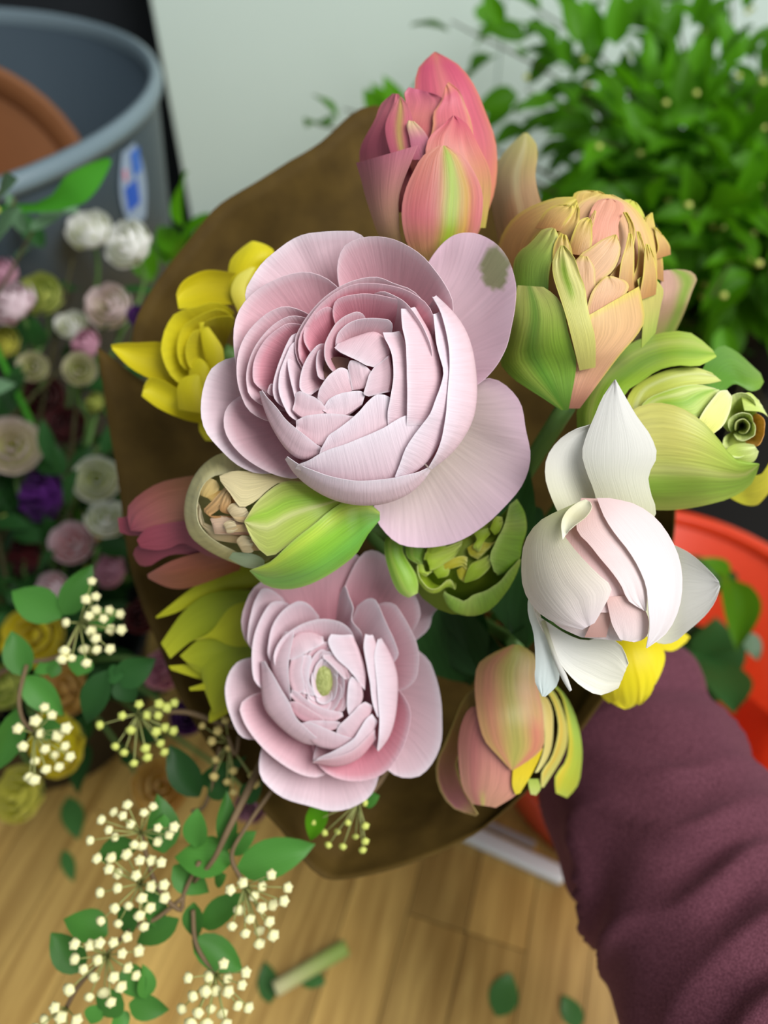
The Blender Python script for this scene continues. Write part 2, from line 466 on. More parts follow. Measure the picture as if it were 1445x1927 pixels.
F.rim([(640, 260), (570, 212), (480, 200), (400, 212), (300, 255), (220, 320), (182, 400), (172, 480), (182, 570), (200, 660), (240, 740), (300, 810)], -95, PK, drop=30, cup=1.6, ruf=7)
F.rim([(520, 380), (460, 350), (400, 340), (330, 362), (255, 420), (208, 490), (186, 580), (190, 660), (220, 745), (270, 815), (340, 865)], -50, PK, drop=30, cup=1.5, ruf=5)
F.rim([(510, 385), (440, 372), (350, 410), (280, 480), (240, 560), (226, 640), (240, 720), (285, 800)], -20, PK, drop=30, cup=1.4, ruf=4)
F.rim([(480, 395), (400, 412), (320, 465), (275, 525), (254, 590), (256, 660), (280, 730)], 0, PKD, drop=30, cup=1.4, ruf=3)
# the ball of the bloom (frame C2)
F.T = C2; F.base = (660, 760, -560)
B = F.base
F.rim([(260, 660), (238, 560), (236, 470), (255, 390), (305, 305), (375, 215), (470, 130), (600, 62), (740, 36), (830, 66), (960, 112), (1080, 175), (1150, 260)], 60, PK, drop=50, cup=1.15, ruf=8)
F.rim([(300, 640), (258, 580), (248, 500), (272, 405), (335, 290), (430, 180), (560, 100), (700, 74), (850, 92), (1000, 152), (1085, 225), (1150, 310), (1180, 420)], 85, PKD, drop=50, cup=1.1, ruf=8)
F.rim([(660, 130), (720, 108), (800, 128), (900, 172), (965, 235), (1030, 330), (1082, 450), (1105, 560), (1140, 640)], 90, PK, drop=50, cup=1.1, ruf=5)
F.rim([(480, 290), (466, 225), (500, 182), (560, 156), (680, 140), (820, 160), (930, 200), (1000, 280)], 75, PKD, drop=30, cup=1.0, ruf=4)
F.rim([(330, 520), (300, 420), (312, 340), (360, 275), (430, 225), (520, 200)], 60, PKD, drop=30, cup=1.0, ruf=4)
# left, thin edges seen on end
F.rim([(300, 315), (225, 395), (165, 520), (118, 660), (110, 750), (135, 830), (170, 900)], 40, PKL, drop=25, cup=1.0, ruf=4)
F.rim([(275, 345), (205, 490), (155, 620), (144, 730), (175, 830), (230, 930), (280, 990)], 50, PKL, drop=25, cup=1.0, ruf=4)
F.rim([(205, 480), (200, 570), (215, 660), (240, 760), (262, 850)], 40, PKL, drop=25, cup=1.0, ruf=3)
F.rim([(60, 800), (78, 735), (102, 692), (125, 760), (160, 860)], 20, PK, drop=25, cup=1.0, ruf=3)
# walls seen from outside, right side
F.rim([(1090, 158), (1125, 215), (1162, 310), (1190, 430), (1203, 560), (1196, 660), (1188, 760), (1178, 890), (1148, 1050), (1108, 1140), (1070, 1212)], 80, PKW, mid=[(1110, 165), (1190, 235), (1283, 345), (1337, 485), (1362, 640), (1366, 780), (1340, 920), (1272, 1045), (1190, 1140), (1080, 1218)], hm=-140, drop=60, ruf=5)
F.rim([(1090, 268), (1114, 420), (1148, 560), (1164, 650), (1130, 745), (1082, 880), (1022, 962), (962, 1040), (912, 1130), (852, 1268)], 105, PKW, mid=[(1130, 262), (1205, 400), (1245, 600), (1245, 760), (1212, 900), (1140, 1060), (1040, 1200), (900, 1280)], hm=-60, drop=60, ruf=6)
F.rim([(875, 232), (908, 345), (930, 450), (936, 600), (940, 750), (932, 880), (900, 960)], 110, PKL, mid=[(990, 235), (1085, 400), (1138, 560), (1150, 700), (1120, 850), (1040, 950)], hm=0, drop=30, ruf=5)
F.rim([(755, 380), (828, 468), (850, 560), (854, 660), (836, 780), (816, 880), (803, 968)], 85, PKL, mid=[(900, 380), (965, 520), (985, 700), (955, 880), (880, 985)], hm=10, drop=30, ruf=4)
F.rim([(712, 612), (686, 700), (660, 785)], 50, PKL, mid=[(830, 520), (850, 640), (835, 745)], hm=20, drop=15, ruf=3)
# inner whorl left of and above the eye
F.rim([(470, 640), (436, 560), (428, 470), (455, 395), (505, 318), (560, 277), (640, 247), (728, 244)], 75, PK, drop=25, cup=0.9, base=(560, 600, -260), ruf=3)
F.rim([(470, 470), (510, 390), (560, 335), (620, 305), (700, 292), (820, 300), (910, 335)], 62, PKL, drop=25, cup=0.9, base=(600, 560, -260), ruf=3)
F.rim([(300, 800), (278, 740), (275, 680), (292, 600), (332, 520), (392, 450), (440, 410)], 52, PKL, drop=20, cup=0.9, base=(520, 640, -260), ruf=3)
F.rim([(400, 690), (380, 610), (380, 530), (405, 455)], 40, PKL, drop=15, cup=0.9, base=(520, 620, -260), ruf=2)
F.rim([(482, 482), (560, 520), (640, 558), (722, 606)], 45, PKL, mid=[(515, 450), (620, 405), (750, 378), (830, 470), (820, 570)], hm=5, drop=15, base=(640, 520, -260), ruf=3)
# below the eye
F.rim([(372, 772), (450, 650), (560, 572)], 22, PKL, mid=[(430, 840), (540, 775), (610, 735)], hm=5, drop=12, base=(520, 700, -260), ruf=2)
F.rim([(565, 546), (640, 562), (716, 612)], 26, PKL, mid=[(600, 740), (680, 720), (725, 650)], hm=8, drop=12, base=(600, 650, -260), ruf=2)
F.rim([(418, 842), (460, 790), (530, 756), (610, 742), (690, 735)], 40, PKW, mid=[(425, 862), (480, 905), (560, 900), (660, 830)], hm=10, drop=12, base=B, ruf=3)
F.rim([(252, 724), (310, 756), (372, 782), (440, 842)], 50, PKL, mid=[(238, 870), (300, 915), (380, 905), (445, 870)], hm=0, drop=15, base=B, ruf=3)
F.rim([(250, 906), (340, 890), (450, 880), (610, 892)], 62, PKL, mid=[(258, 985), (330, 1050), (420, 1085), (540, 1010), (620, 915)], hm=0, drop=18, base=B, ruf=4)
F.rim([(405, 1095), (450, 1020), (520, 970), (620, 890), (700, 802), (755, 760), (835, 724)], 80, PKW, mid=[(400, 1130), (520, 1110), (650, 1060), (770, 1000), (830, 960)], hm=10, drop=20, base=B, ruf=4)
F.rim([(265, 1190), (335, 1160), (440, 1108), (560, 1068), (680, 1020), (800, 965), (930, 890), (1070, 872)], 100, PKW, mid=[(255, 1215), (380, 1285), (520, 1320), (680, 1325), (840, 1300), (980, 1210), (1085, 1000)], hm=-60, drop=50, base=B, ruf=5)
F.rim([(44, 735), (72, 775), (138, 850), (192, 920), (270, 985), (342, 1040), (412, 1084)], 80, PKL, mid=[(40, 745), (58, 830), (98, 940), (168, 1062), (235, 1135), (310, 1165), (420, 1120)], hm=-40, drop=40, base=B, ruf=5)
F.rim([(200, 1142), (270, 1190), (370, 1237), (500, 1277), (640, 1297), (800, 1286), (940, 1260), (1072, 1212)], 70, PKW, mid=[(196, 1155), (238, 1232), (330, 1322), (470, 1402), (620, 1440), (780, 1436), (930, 1382), (1030, 1295), (1075, 1225)], hm=-150, drop=70, base=B, ruf=5)
F.grid([[(430, 560, -20), (500, 530, -20), (580, 540, -20)], [(420, 620, -40), (505, 600, -60), (590, 600, -40)], [(440, 680, -20), (510, 670, -20), (580, 650, -20)]], (128, 96, 84), name='eye', ns=8, nt=8)
F.T = C1; F.stem((760, 690, -440), GRIP, 0.0024)

# ================================================================== pink ranunculus (smaller, below)
C3 = (400, 1000, 460 / 1445.0); C4 = (500, 1100, 300 / 1445.0)
F = Flower('ranunculus', 'smaller pink ranunculus with an open green eye, below the large one in the kraft paper', 'ranunculus',
           C3, 0.240, (680, 860, -420), M['ranun'], 26, 14)
F.rim([(240, 1260), (250, 1360), (270, 1430), (330, 1512), (430, 1580), (560, 1622), (700, 1656), (800, 1640), (900, 1590), (985, 1520), (1060, 1420)], -190, PKL, drop=20, cup=1.5, ruf=14)
F.rim([(260, 720), (190, 740), (125, 795), (80, 880), (74, 970), (100, 1080), (160, 1205), (260, 1300)], -160, PKL, drop=20, cup=1.5, ruf=8)
F.rim([(1150, 300), (1260, 320), (1362, 372), (1348, 440), (1302, 485), (1285, 560), (1225, 665)], -230, PKL, drop=20, cup=1.5, ruf=8)
F.rim([(1180, 600), (1240, 690), (1295, 790), (1342, 950), (1356, 1080), (1350, 1250), (1292, 1382), (1200, 1462), (1110, 1492), (1030, 1465)], -190, PKL, drop=10, cup=1.5, ruf=8)
F.rim([(200, 720), (168, 690), (158, 600), (180, 470), (230, 350), (310, 280), (450, 190), (600, 130), (760, 100), (900, 110), (980, 160)], -130, PK, drop=20, cup=1.3, ruf=8)
F.rim([(800, 200), (870, 130), (945, 108), (1030, 155), (1125, 262), (1202, 382), (1227, 482), (1216, 570), (1180, 640)], -110, PK, drop=20, cup=1.3, ruf=6)
F.rim([(300, 960), (260, 968), (195, 975), (160, 1020), (170, 1092), (230, 1202), (330, 1312), (450, 1402), (570, 1452), (700, 1452), (780, 1420)], -95, PK, drop=20, cup=1.4, ruf=5)
F.rim([(215, 740), (205, 620), (235, 450), (290, 335), (345, 270)], -60, PKL, drop=20, cup=1.2, ruf=5)
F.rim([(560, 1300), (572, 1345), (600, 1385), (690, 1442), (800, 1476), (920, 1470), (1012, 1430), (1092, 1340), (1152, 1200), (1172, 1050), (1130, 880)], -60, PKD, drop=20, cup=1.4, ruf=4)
F.rim([(1000, 342), (1082, 432), (1162, 562), (1212, 682), (1216, 800), (1192, 922), (1165, 982)], -50, PK, drop=20, cup=1.2, ruf=5)
F.rim([(900, 330), (962, 402), (1022, 532), (1072, 642), (1102, 742), (1080, 815)], -35, PKL, drop=20, cup=1.1, ruf=6)
F.rim([(770, 252), (802, 372), (832, 452), (822, 522), (872, 582), (935, 605)], -25, PKL, drop=20, cup=1.1, ruf=6)
F.rim([(290, 1000), (240, 860), (232, 720), (255, 580), (335, 430), (445, 345)], -20, PKL, drop=20, cup=1.1, ruf=4)
F.rim([(320, 820), (325, 700), (352, 560), (422, 460), (520, 408), (615, 406)], -5, PKL, drop=20, cup=1.0, ruf=4)
F.T = C4; F.base = (560, 900, -420); B = F.base
F.rim([(80, 860), (60, 740), (82, 600), (152, 480), (282, 382), (400, 332), (520, 312), (650, 332), (772, 382), (885, 435)], 40, PKL, drop=25, cup=1.0, ruf=5)
F.rim([(880, 440), (885, 560), (912, 720), (942, 880), (962, 1050), (1000, 1210)], 50, PKW, mid=[(970, 470), (1030, 640), (1060, 900), (1050, 1180)], hm=-50, drop=20, ruf=5)
F.rim([(1008, 495), (982, 600), (990, 750), (1006, 900), (1020, 1100), (1030, 1260), (1008, 1490)], 40, PKW, mid=[(1040, 495), (1120, 620), (1185, 800), (1192, 1000), (1165, 1220), (1105, 1390), (1010, 1500)], hm=-110, drop=50, ruf=5)
F.rim([(530, 445), (592, 592), (652, 682), (742, 762), (838, 882)], 45, PKW, mid=[(790, 465), (865, 640), (905, 800), (895, 960)], hm=-20, drop=15, ruf=4)
F.rim([(760, 820), (742, 960), (736, 1080), (740, 1195)], 38, PKW, mid=[(850, 870), (880, 1020), (810, 1160)], hm=0, drop=15, ruf=4)
F.rim([(480, 640), (560, 700), (640, 780), (716, 866)], 30, PKL, mid=[(640, 630), (735, 750), (745, 850)], hm=5, drop=12, ruf=3)
F.rim([(530, 545), (420, 592), (215, 705)], 42, PKL, mid=[(520, 480), (400, 430), (270, 460), (190, 600)], hm=0, drop=15, ruf=4)
F.rim([(280, 402), (232, 560), (206, 740), (214, 900), (232, 1040)], 58, PKL, mid=[(170, 440), (70, 640), (55, 770), (140, 970), (220, 1060)], hm=-60, drop=20, ruf=4)
F.rim([(362, 620), (330, 780), (372, 965)], 40, PKL, mid=[(225, 690), (205, 850), (255, 1000)], hm=0, drop=10, ruf=3)
F.rim([(432, 640), (394, 780), (402, 900), (470, 1020)], 30, PKW, mid=[(330, 640), (300, 800), (330, 980)], hm=0, drop=10, ruf=3)
F.rim([(240, 930), (332, 1012), (432, 1082), (560, 1132), (692, 1150)], 40, PKL, mid=[(225, 1010), (330, 1115), (470, 1205), (600, 1245), (700, 1190)], hm=-5, drop=15, ruf=3)
F.rim([(216, 1040), (322, 1082), (432, 1152), (535, 1224)], 46, PK, mid=[(228, 1130), (300, 1215), (400, 1255), (530, 1250)], hm=-10, drop=15, ruf=3)
F.rim([(340, 1235), (480, 1232), (600, 1238), (690, 1238)], 42, PKL, mid=[(380, 1300), (520, 1335), (640, 1300)], hm=-10, drop=12, ruf=3)
F.rim([(620, 1312), (722, 1222), (802, 1142), (882, 1050)], 45, PKL, mid=[(700, 1410), (810, 1390), (910, 1250), (970, 1100)], hm=-20, drop=15, ruf=3)
F.rim([(310, 1232), (420, 1252), (540, 1302), (660, 1352), (795, 1392)], 46, PKL, mid=[(320, 1340), (450, 1450), (560, 1485), (700, 1490), (800, 1410)], hm=-40, drop=20, ruf=3)
F.rim([(560, 1532), (700, 1462), (800, 1392), (862, 1292), (948, 1150)], 52, PKW, mid=[(430, 1590), (600, 1600), (800, 1525), (940, 1385), (1010, 1240)], hm=-60, drop=30, ruf=4)
F.rim([(470, 1590), (640, 1560), (790, 1500), (900, 1400), (990, 1290)], 20, PK, mid=[(420, 1600), (640, 1640), (840, 1570), (990, 1400)], hm=-80, drop=30, ruf=3)
F.rim([(-5, 690), (60, 802), (130, 932), (210, 1062), (272, 1202), (360, 1292), (450, 1372), (525, 1412)], 50, PKL, mid=[(-30, 700), (-25, 1050), (50, 1200), (200, 1345), (340, 1430), (440, 1450), (525, 1440)], hm=-90, drop=40, ruf=4)
# petals closing round the eye
for (rx, ry, hh, n_, a0, cl) in ((118, 205, 20, 5, 0.3, PKW), (175, 285, 26, 6, 0.9, PKL), (235, 350, 18, 6, 0.2, PK)):
    for k in range(n_):
        c0 = a0 + 2 * math.pi * k / n_
        F.rim([(535 + rx * math.cos(c0 + q) * (1 + 0.10 * q), 880 + ry * math.sin(c0 + q) * (1 + 0.10 * q)) for q in (-0.85, -0.5, -0.15, 0.2, 0.55, 0.9)], hh, cl, base=(540, 890, -170), cup=0.8, drop=14, ruf=4, ns=14, nt=9)
# green eye
V = []; Fc = []; cc = []
for i in range(12):
    for k in range(20):
        a = 2 * math.pi * k / 20; r = math.sin(math.pi * 0.5 * (i + 0.2) / 11.5)
        bmp = 1 + 0.16 * noise.noise((math.cos(a) * 4 * r, math.sin(a) * 4 * r, i * 0.9))
        V.append(F.w((520 + math.cos(a) * 92 * r * bmp, 860 + math.sin(a) * 175 * r * bmp, -60 + 55 * math.cos(math.pi * 0.5 * i / 11) * bmp)))
        cc.append(lin(mixc((206, 212, 140), (150, 160, 84), 0.5 + noise.noise((i * 0.8, k * 0.9, 3)))))
for i in range(11):
    for k in range(20): Fc.append((i * 20 + k, i * 20 + (k + 1) % 20, (i + 1) * 20 + (k + 1) % 20, (i + 1) * 20 + k))
mesh_obj('eye', V, Fc, M['soft'], F.root, [(0, 0)] * len(V), cc)['label'] = 'small bumpy green eye'
F.T = C3; F.stem((680, 860, -420), GRIP, 0.0024)
# ================================================================== tulips
def bud(axis, k=0.9):
    """height of a plump bud: axis = [(x, y, radius, axis height)] from stem to tip"""
    P = [tuple(a) for a in axis]
    def f(x, y):
        best = -1e9
        for a, b in zip(P, P[1:]):
            dx, dy = b[0] - a[0], b[1] - a[1]
            t = max(0, min(1, ((x - a[0]) * dx + (y - a[1]) * dy) / (dx * dx + dy * dy)))
            cx, cy = a[0] + dx * t, a[1] + dy * t
            q = math.hypot(x - cx, y - cy); r = a[2] + (b[2] - a[2]) * t; z = a[3] + (b[3] - a[3]) * t
            n = q / r
            best = max(best, z + (k * r * math.sqrt(1 - n * n) if n < 0.95 else k * r * (0.312 - (n - 0.95) * 2.2)))
        return best
    return f
LATE_LEAVES = []
LIME = (172, 200, 70); GRN = (120, 168, 52); CREAM = (232, 224, 168); PEACH = (228, 186, 138); PINK = (222, 122, 138); ROSE = (198, 96, 112)

# ---- pink and green tulip at the top
C5 = (640, 80, 420 / 1445.0)
F = Flower('tulip', 'tall pink double tulip with a green stripe down its front petal', 'tulip', C5, 0.236, (610, 1560, -120), M['tulip'], 16, 18)
F.hfun = bud([(610, 1600, 160, -120), (590, 1330, 330, -60), (570, 1050, 420, 0), (570, 720, 450, 0), (620, 420, 360, -20), (630, 60, 170, -60)], 0.75)
c_back = dict(b=(206, 150, 96), m=(210, 108, 120), t=(204, 84, 116), stripe=[((226, 150, 132), 0.5, 0.12, 0.5)], edge=((236, 170, 100), 0.4, 0.1))
F.shell([(420, 1300), (440, 700), (480, 320), (500, 180), (550, 90), (610, 62)], [(860, 1300), (990, 1000), (1015, 700), (960, 510), (880, 300), (780, 160), (700, 88), (620, 62)], -300, c_back, ruf=8)
F.shell([(200, 1100), (130, 800), (140, 650), (210, 540), (275, 380), (340, 330)], [(560, 1100), (440, 760), (380, 600), (400, 500), (420, 420), (380, 335)], -190, dict(b=(190, 120, 110), m=(186, 92, 112), t=(208, 120, 132)), ruf=10)
F.shell([(520, 1000), (560, 700), (600, 560), (590, 490), (620, 435), (660, 370), (680, 292)], [(900, 1000), (900, 760), (868, 640), (850, 520), (800, 380), (755, 285), (700, 255)], -150, dict(b=(206, 130, 96), m=(216, 124, 124), t=(212, 104, 126), edge=((232, 180, 120), 0.7, 0.12)), ruf=10)
F.shell([(330, 700), (420, 420), (416, 320), (445, 290)], [(640, 640), (660, 460), (672, 372), (600, 330)], -200, dict(b=(190, 90, 96), m=(214, 128, 124), t=(206, 104, 132)), curl=30, ruf=8)
F.shell([(340, 760), (300, 620), (295, 530), (330, 440), (385, 352)], [(480, 760), (470, 620), (468, 490), (440, 410), (395, 352)], -90, dict(b=(200, 100, 120), m=(214, 110, 130), t=(222, 140, 140), stripe=((196, 190, 90), 0.5, 0.15, 0.7)), ruf=8)
F.shell([(470, 760), (450, 620), (432, 540), (440, 505)], [(620, 760), (580, 640), (540, 570), (480, 512)], -60, dict(b=(190, 100, 120), m=(200, 120, 140), t=(232, 210, 160)), ruf=6)
F.shell([(620, 1200), (560, 800), (560, 640), (630, 570), (695, 500), (730, 474)], [(940, 1200), (978, 950), (960, 800), (900, 680), (840, 560), (790, 492), (745, 474)], -20, dict(b=(190, 176, 84), m=(212, 140, 112), t=(206, 88, 114), stripe=((226, 148, 136), 0.35, 0.2, 0.5)), ruf=8)
F.shell([(560, 1500), (300, 1330), (190, 1080), (140, 900), (104, 780)], [(640, 1500), (420, 1330), (382, 1150), (382, 980), (425, 860), (505, 665)], 10, dict(b=(176, 186, 90), m=(198, 150, 120), t=(196, 116, 132)), ruf=6, curl=-20)
F.shell([(600, 1520), (450, 1340), (400, 1150), (410, 1000), (458, 870), (540, 730), (640, 668)], [(640, 1520), (870, 1270), (918, 1110), (916, 950), (862, 830), (785, 720), (690, 668)], 40, dict(b=(180, 182, 84), m=(202, 108, 114), t=(204, 130, 104), q=0.45, stripe=[((150, 184, 40), 0.62, 0.13, 0.95), ((206, 180, 60), 0.8, 0.06, 0.6)], edge=((226, 160, 150), 0.4, 0.12)), ruf=4)
F.stem((610, 1560, -150), GRIP, 0.003)

# ---- ruffled peach double tulip
C6 = (900, 340, 430 / 1445.0)
F = Flower('tulip', 'ruffled peach double tulip with crinkled yellow edged petals and green outer petals', 'tulip', C6, 0.232, (560, 1420, -150), M['tulip'], 16, 16)
F.hfun = bud([(540, 1480, 200, -150), (560, 1150, 420, -60), (640, 800, 520, 0), (740, 420, 500, 40), (800, 120, 260, 20)], 0.8)
PE = dict(b=(196, 134, 92), m=(226, 178, 132), t=(228, 188, 140), edge=((222, 206, 96), 0.75, 0.12))
PY = dict(b=(190, 138, 80), m=(220, 180, 112), t=(220, 198, 104), edge=((228, 214, 92), 0.85, 0.16))
PG = dict(b=(120, 160, 50), m=(160, 190, 80), t=(214, 206, 120), edge=((222, 216, 110), 0.5, 0.1))
F.shell([(150, 500), (80, 120), (105, -80), (200, -220), (285, -300)], [(470, 400), (395, 130), (360, -20), (375, -150), (360, -255), (310, -302)], -330, dict(b=(190, 150, 100), m=(206, 170, 124), t=(206, 200, 110), stripe=((238, 226, 170), 0.55, 0.08, 0.8)), belly=0.2)
F.shell([(480, 400), (590, 180), (588, 95), (650, 64), (730, 66)], [(800, 420), (830, 180), (815, 100), (790, 78), (760, 66)], -250, PY, ruf=14)
F.shell([(900, 420), (880, 200), (900, 130), (960, 120)], [(1080, 420), (1060, 260), (1035, 190), (1000, 140)], -230, dict(b=(190, 190, 90), m=(204, 206, 90), t=(214, 214, 90)), ruf=13)
F.shell([(1000, 560), (1040, 380), (1045, 280), (1065, 212), (1090, 204)], [(1170, 640), (1165, 500), (1140, 400), (1115, 280), (1100, 205)], -170, PY, ruf=14)
F.shell([(1110, 500), (1135, 420), (1105, 290)], [(1215, 468), (1205, 400), (1130, 300)], -140, PY, ruf=14)
F.shell([(120, 620), (128, 400), (230, 230), (370, 150), (500, 108), (600, 104)], [(330, 560), (345, 390), (450, 292), (545, 222), (600, 170), (628, 128)], -150, PY, ruf=11)
F.shell([(480, 900), (420, 520), (540, 240), (680, 110), (760, 84)], [(1060, 900), (1130, 560), (1080, 300), (960, 150), (850, 90)], -120, PE, ruf=8)
F.shell([(560, 480), (660, 340), (700, 220), (745, 132), (820, 114)], [(900, 480), (885, 280), (922, 190), (905, 142), (850, 116)], -70, dict(b=(222, 150, 110), m=(232, 164, 138), t=(228, 170, 140)), ruf=10)
F.shell([(430, 460), (500, 330), (580, 220), (620, 130)], [(590, 480), (610, 380), (640, 270), (640, 180)], -60, PY, ruf=14)
F.shell([(560, 520), (640, 380), (690, 270), (735, 185)], [(660, 520), (690, 380), (730, 270), (745, 195)], -30, PE, ruf=12)
F.shell([(830, 760), (830, 600), (905, 520), (942, 400), (950, 290), (915, 200)], [(940, 760), (930, 610), (968, 500), (985, 380), (990, 300), (940, 200)], -30, PY, ruf=11)
F.shell([(940, 800), (960, 650), (1002, 540), (1012, 420), (1000, 320)], [(1100, 760), (1082, 610), (1076, 520), (1045, 400), (1020, 322)], -60, PY, ruf=11)
F.shell([(640, 900), (620, 640), (620, 500), (700, 430), (815, 352), (860, 342)], [(800, 900), (720, 690), (835, 590), (892, 480), (898, 400), (875, 342)], 20, PE, ruf=6)
F.shell([(640, 900), (600, 640), (605, 520), (650, 475)], [(760, 860), (740, 640), (735, 550), (690, 480)], 30, PE, ruf=6)
F.shell([(690, 900), (690, 800), (725, 690), (800, 606)], [(900, 860), (915, 740), (948, 690), (940, 640), (850, 604)], 50, PE, ruf=6)
for L, R, o in (([(560, 460), (600, 330), (640, 250), (690, 230)], [(700, 480), (720, 380), (720, 300), (715, 250)], 0),
                ([(880, 700), (900, 520), (930, 420), (950, 330)], [(980, 700), (985, 560), (985, 440), (970, 340)], 20), ([(1010, 760), (1040, 600), (1050, 470), (1060, 400)], [(1120, 720), (1130, 600), (1110, 480), (1080, 405)], 0),
                ([(500, 620), (470, 500), (480, 400), (520, 330)], [(620, 640), (600, 520), (590, 430), (560, 350)], 15), ([(360, 300), (420, 200), (480, 160), (560, 150)], [(520, 320), (560, 260), (600, 200), (600, 160)], -40)):
    F.shell(L, R, o, PY, ruf=11, curl=10, belly=0.08)
F.shell([(220, 700), (232, 490), (335, 390), (420, 300), (468, 298)], [(440, 720), (452, 560), (500, 420), (512, 372), (485, 305)], 20, PG, curl=-20, ruf=10)
F.shell([(1030, 1060), (1040, 800), (1005, 620), (1050, 600)], [(1120, 960), (1150, 800), (1168, 690), (1110, 615)], -20, dict(b=(170, 190, 80), m=(206, 196, 110), t=(214, 210, 110)), ruf=10)
F.shell([(1020, 1080), (1120, 880), (1150, 680), (1150, 568)], [(1200, 1040), (1290, 860), (1350, 700), (1378, 590), (1260, 560)], -200, dict(b=(150, 180, 60), m=(206, 166, 140), t=(214, 170, 156), stripe=((130, 176, 50), 0.75, 0.2, 0.8)), ruf=6, hfun=lambda x, y, f=F.hfun: f(x, y) - max(0, y - 760) * 1.6)
F.shell([(560, 1440), (580, 1200), (690, 1000), (695, 852)], [(640, 1440), (880, 1120), (1040, 920), (1035, 760), (1015, 668)], 60, dict(b=(190, 130, 110), m=(232, 186, 140), t=(228, 190, 130), q=0.55, edge=((224, 210, 90), 0.8, 0.08)), ruf=6)
F.shell([(640, 1200), (560, 880), (478, 620), (470, 510), (515, 412)], [(740, 1180), (738, 990), (692, 820), (682, 700), (640, 590), (590, 450), (545, 408)], 95, dict(b=(206, 200, 110), m=(214, 212, 120), t=(216, 206, 130), stripe=((130, 172, 40), 0.45, 0.13, 0.8, 0.5, 0.95), edge=((222, 214, 100), 0.6, 0.1)), ruf=12)
F.shell([(520, 1450), (150, 1180), (200, 950), (228, 780), (250, 662)], [(570, 1450), (620, 1150), (570, 980), (552, 850), (500, 740), (410, 672)], 70, dict(b=(96, 140, 50), m=(138, 178, 50), t=(206, 206, 120), stripe=[((90, 150, 40), 0.45, 0.1, 0.6), ((190, 206, 90), 0.25, 0.1, 0.5)]), ruf=4)
F.stem((560, 1420, -160), GRIP, 0.003)

# ---- lime green tulip at the right
C7 = (1000, 600, 445 / 1445.0)
F = Flower('tulip', 'large lime green and cream tulip opening sideways beside the white petals', 'tulip', C7, 0.238, (420, 820, -150), M['tulip'], 18, 18)
F.hfun = bud([(400, 820, 330, -120), (650, 720, 430, -20), (950, 640, 440, 20), (1250, 640, 330, 30), (1420, 650, 230, 0)], 0.75)
GL = dict(b=(120, 156, 50), m=(160, 196, 60), t=(190, 214, 90), stripe=[((206, 216, 120), 0.3, 0.08, 0.6), ((130, 178, 40), 0.62, 0.12, 0.7)])
F.shell([(900, 560), (1050, 300), (1130, 170), (1230, 188), (1330, 270), (1400, 335)], [(1100, 560), (1200, 420), (1260, 400), (1330, 442), (1400, 425), (1418, 385)], -180, dict(b=(90, 140, 40), m=(96, 150, 44), t=(130, 170, 60)), curl=-30)
F.shell([(1100, 1000), (1240, 1110), (1370, 1140), (1450, 1060)], [(1240, 900), (1380, 960), (1450, 880), (1490, 800)], -200, dict(b=(180, 190, 40), m=(206, 206, 50), t=(226, 216, 60)))
F.shell([(560, 700), (590, 470), (700, 370), (850, 308), (1000, 298), (1100, 330)], [(700, 700), (760, 480), (900, 420), (1020, 400), (1120, 395), (1160, 380)], -60, dict(b=(206, 206, 80), m=(200, 210, 90), t=(214, 220, 130), stripe=((226, 230, 170), 0.4, 0.1, 0.7)), ruf=6)
F.shell([(620, 700), (680, 515), (850, 430), (1000, 400), (1120, 425)], [(820, 700), (880, 540), (1010, 610), (1090, 510), (1150, 436)], -20, dict(b=(206, 214, 120), m=(170, 200, 60), t=(206, 220, 130), stripe=[((130, 180, 40), 0.5, 0.12, 0.7), ((222, 226, 160), 0.2, 0.07, 0.7)], edge=((232, 236, 190), 0.6, 0.07)), ruf=5)
F.shell([(980, 720), (1030, 600), (1085, 515), (1150, 440), (1195, 436)], [(1060, 760), (1115, 700), (1172, 650), (1212, 560), (1226, 478)], 20, dict(b=(214, 214, 70), m=(226, 228, 130), t=(230, 232, 170), edge=((240, 240, 200), 0.7, 0.1)), ruf=6)
E = (1285, 650, -160)
EL = dict(b=(180, 200, 80), m=(196, 216, 100), t=(222, 232, 160)); EO = dict(b=(214, 190, 60), m=(226, 180, 70), t=(232, 170, 70))
F.rim([(1180, 700), (1150, 600), (1190, 500), (1270, 450), (1350, 480), (1400, 560)], 250, EL, base=E, cup=0.7, drop=30, ruf=12)
F.rim([(1390, 560), (1425, 640), (1400, 760), (1320, 800)], 245, EO, base=E, cup=0.7, drop=30, ruf=12)
F.rim([(1330, 830), (1240, 850), (1170, 790), (1160, 730)], 260, EL, base=E, cup=0.7, drop=30, ruf=12)
F.rim([(1200, 700), (1205, 620), (1260, 580), (1330, 580), (1370, 640)], 262, EL, base=E, cup=0.7, drop=20, ruf=12)
F.rim([(1370, 620), (1360, 710), (1290, 745), (1220, 720)], 270, EL, base=E, cup=0.7, drop=20, ruf=12)
F.rim([(1235, 690), (1250, 630), (1300, 610), (1335, 650), (1310, 700), (1260, 705)], 275, dict(b=(150, 150, 60), m=(190, 200, 90), t=(222, 228, 150)), base=E, cup=0.6, drop=10, ruf=8)
F.shell([(1140, 860), (1210, 780), (1290, 760), (1360, 770)], [(1180, 980), (1280, 890), (1360, 870), (1385, 810)], 10, EL, ruf=8)
F.shell([(1280, 470), (1330, 450), (1390, 500)], [(1300, 560), (1400, 570), (1445, 600)], -40, EL, ruf=6)
F.shell([(420, 860), (270, 680), (290, 520), (370, 350), (500, 220), (650, 130), (800, 86), (940, 80), (1040, 112), (1105, 190)], [(520, 820), (570, 470), (620, 430), (700, 360), (800, 302), (900, 285), (1010, 290), (1080, 264), (1130, 232)], 30, GL, curl=-20, ruf=4)
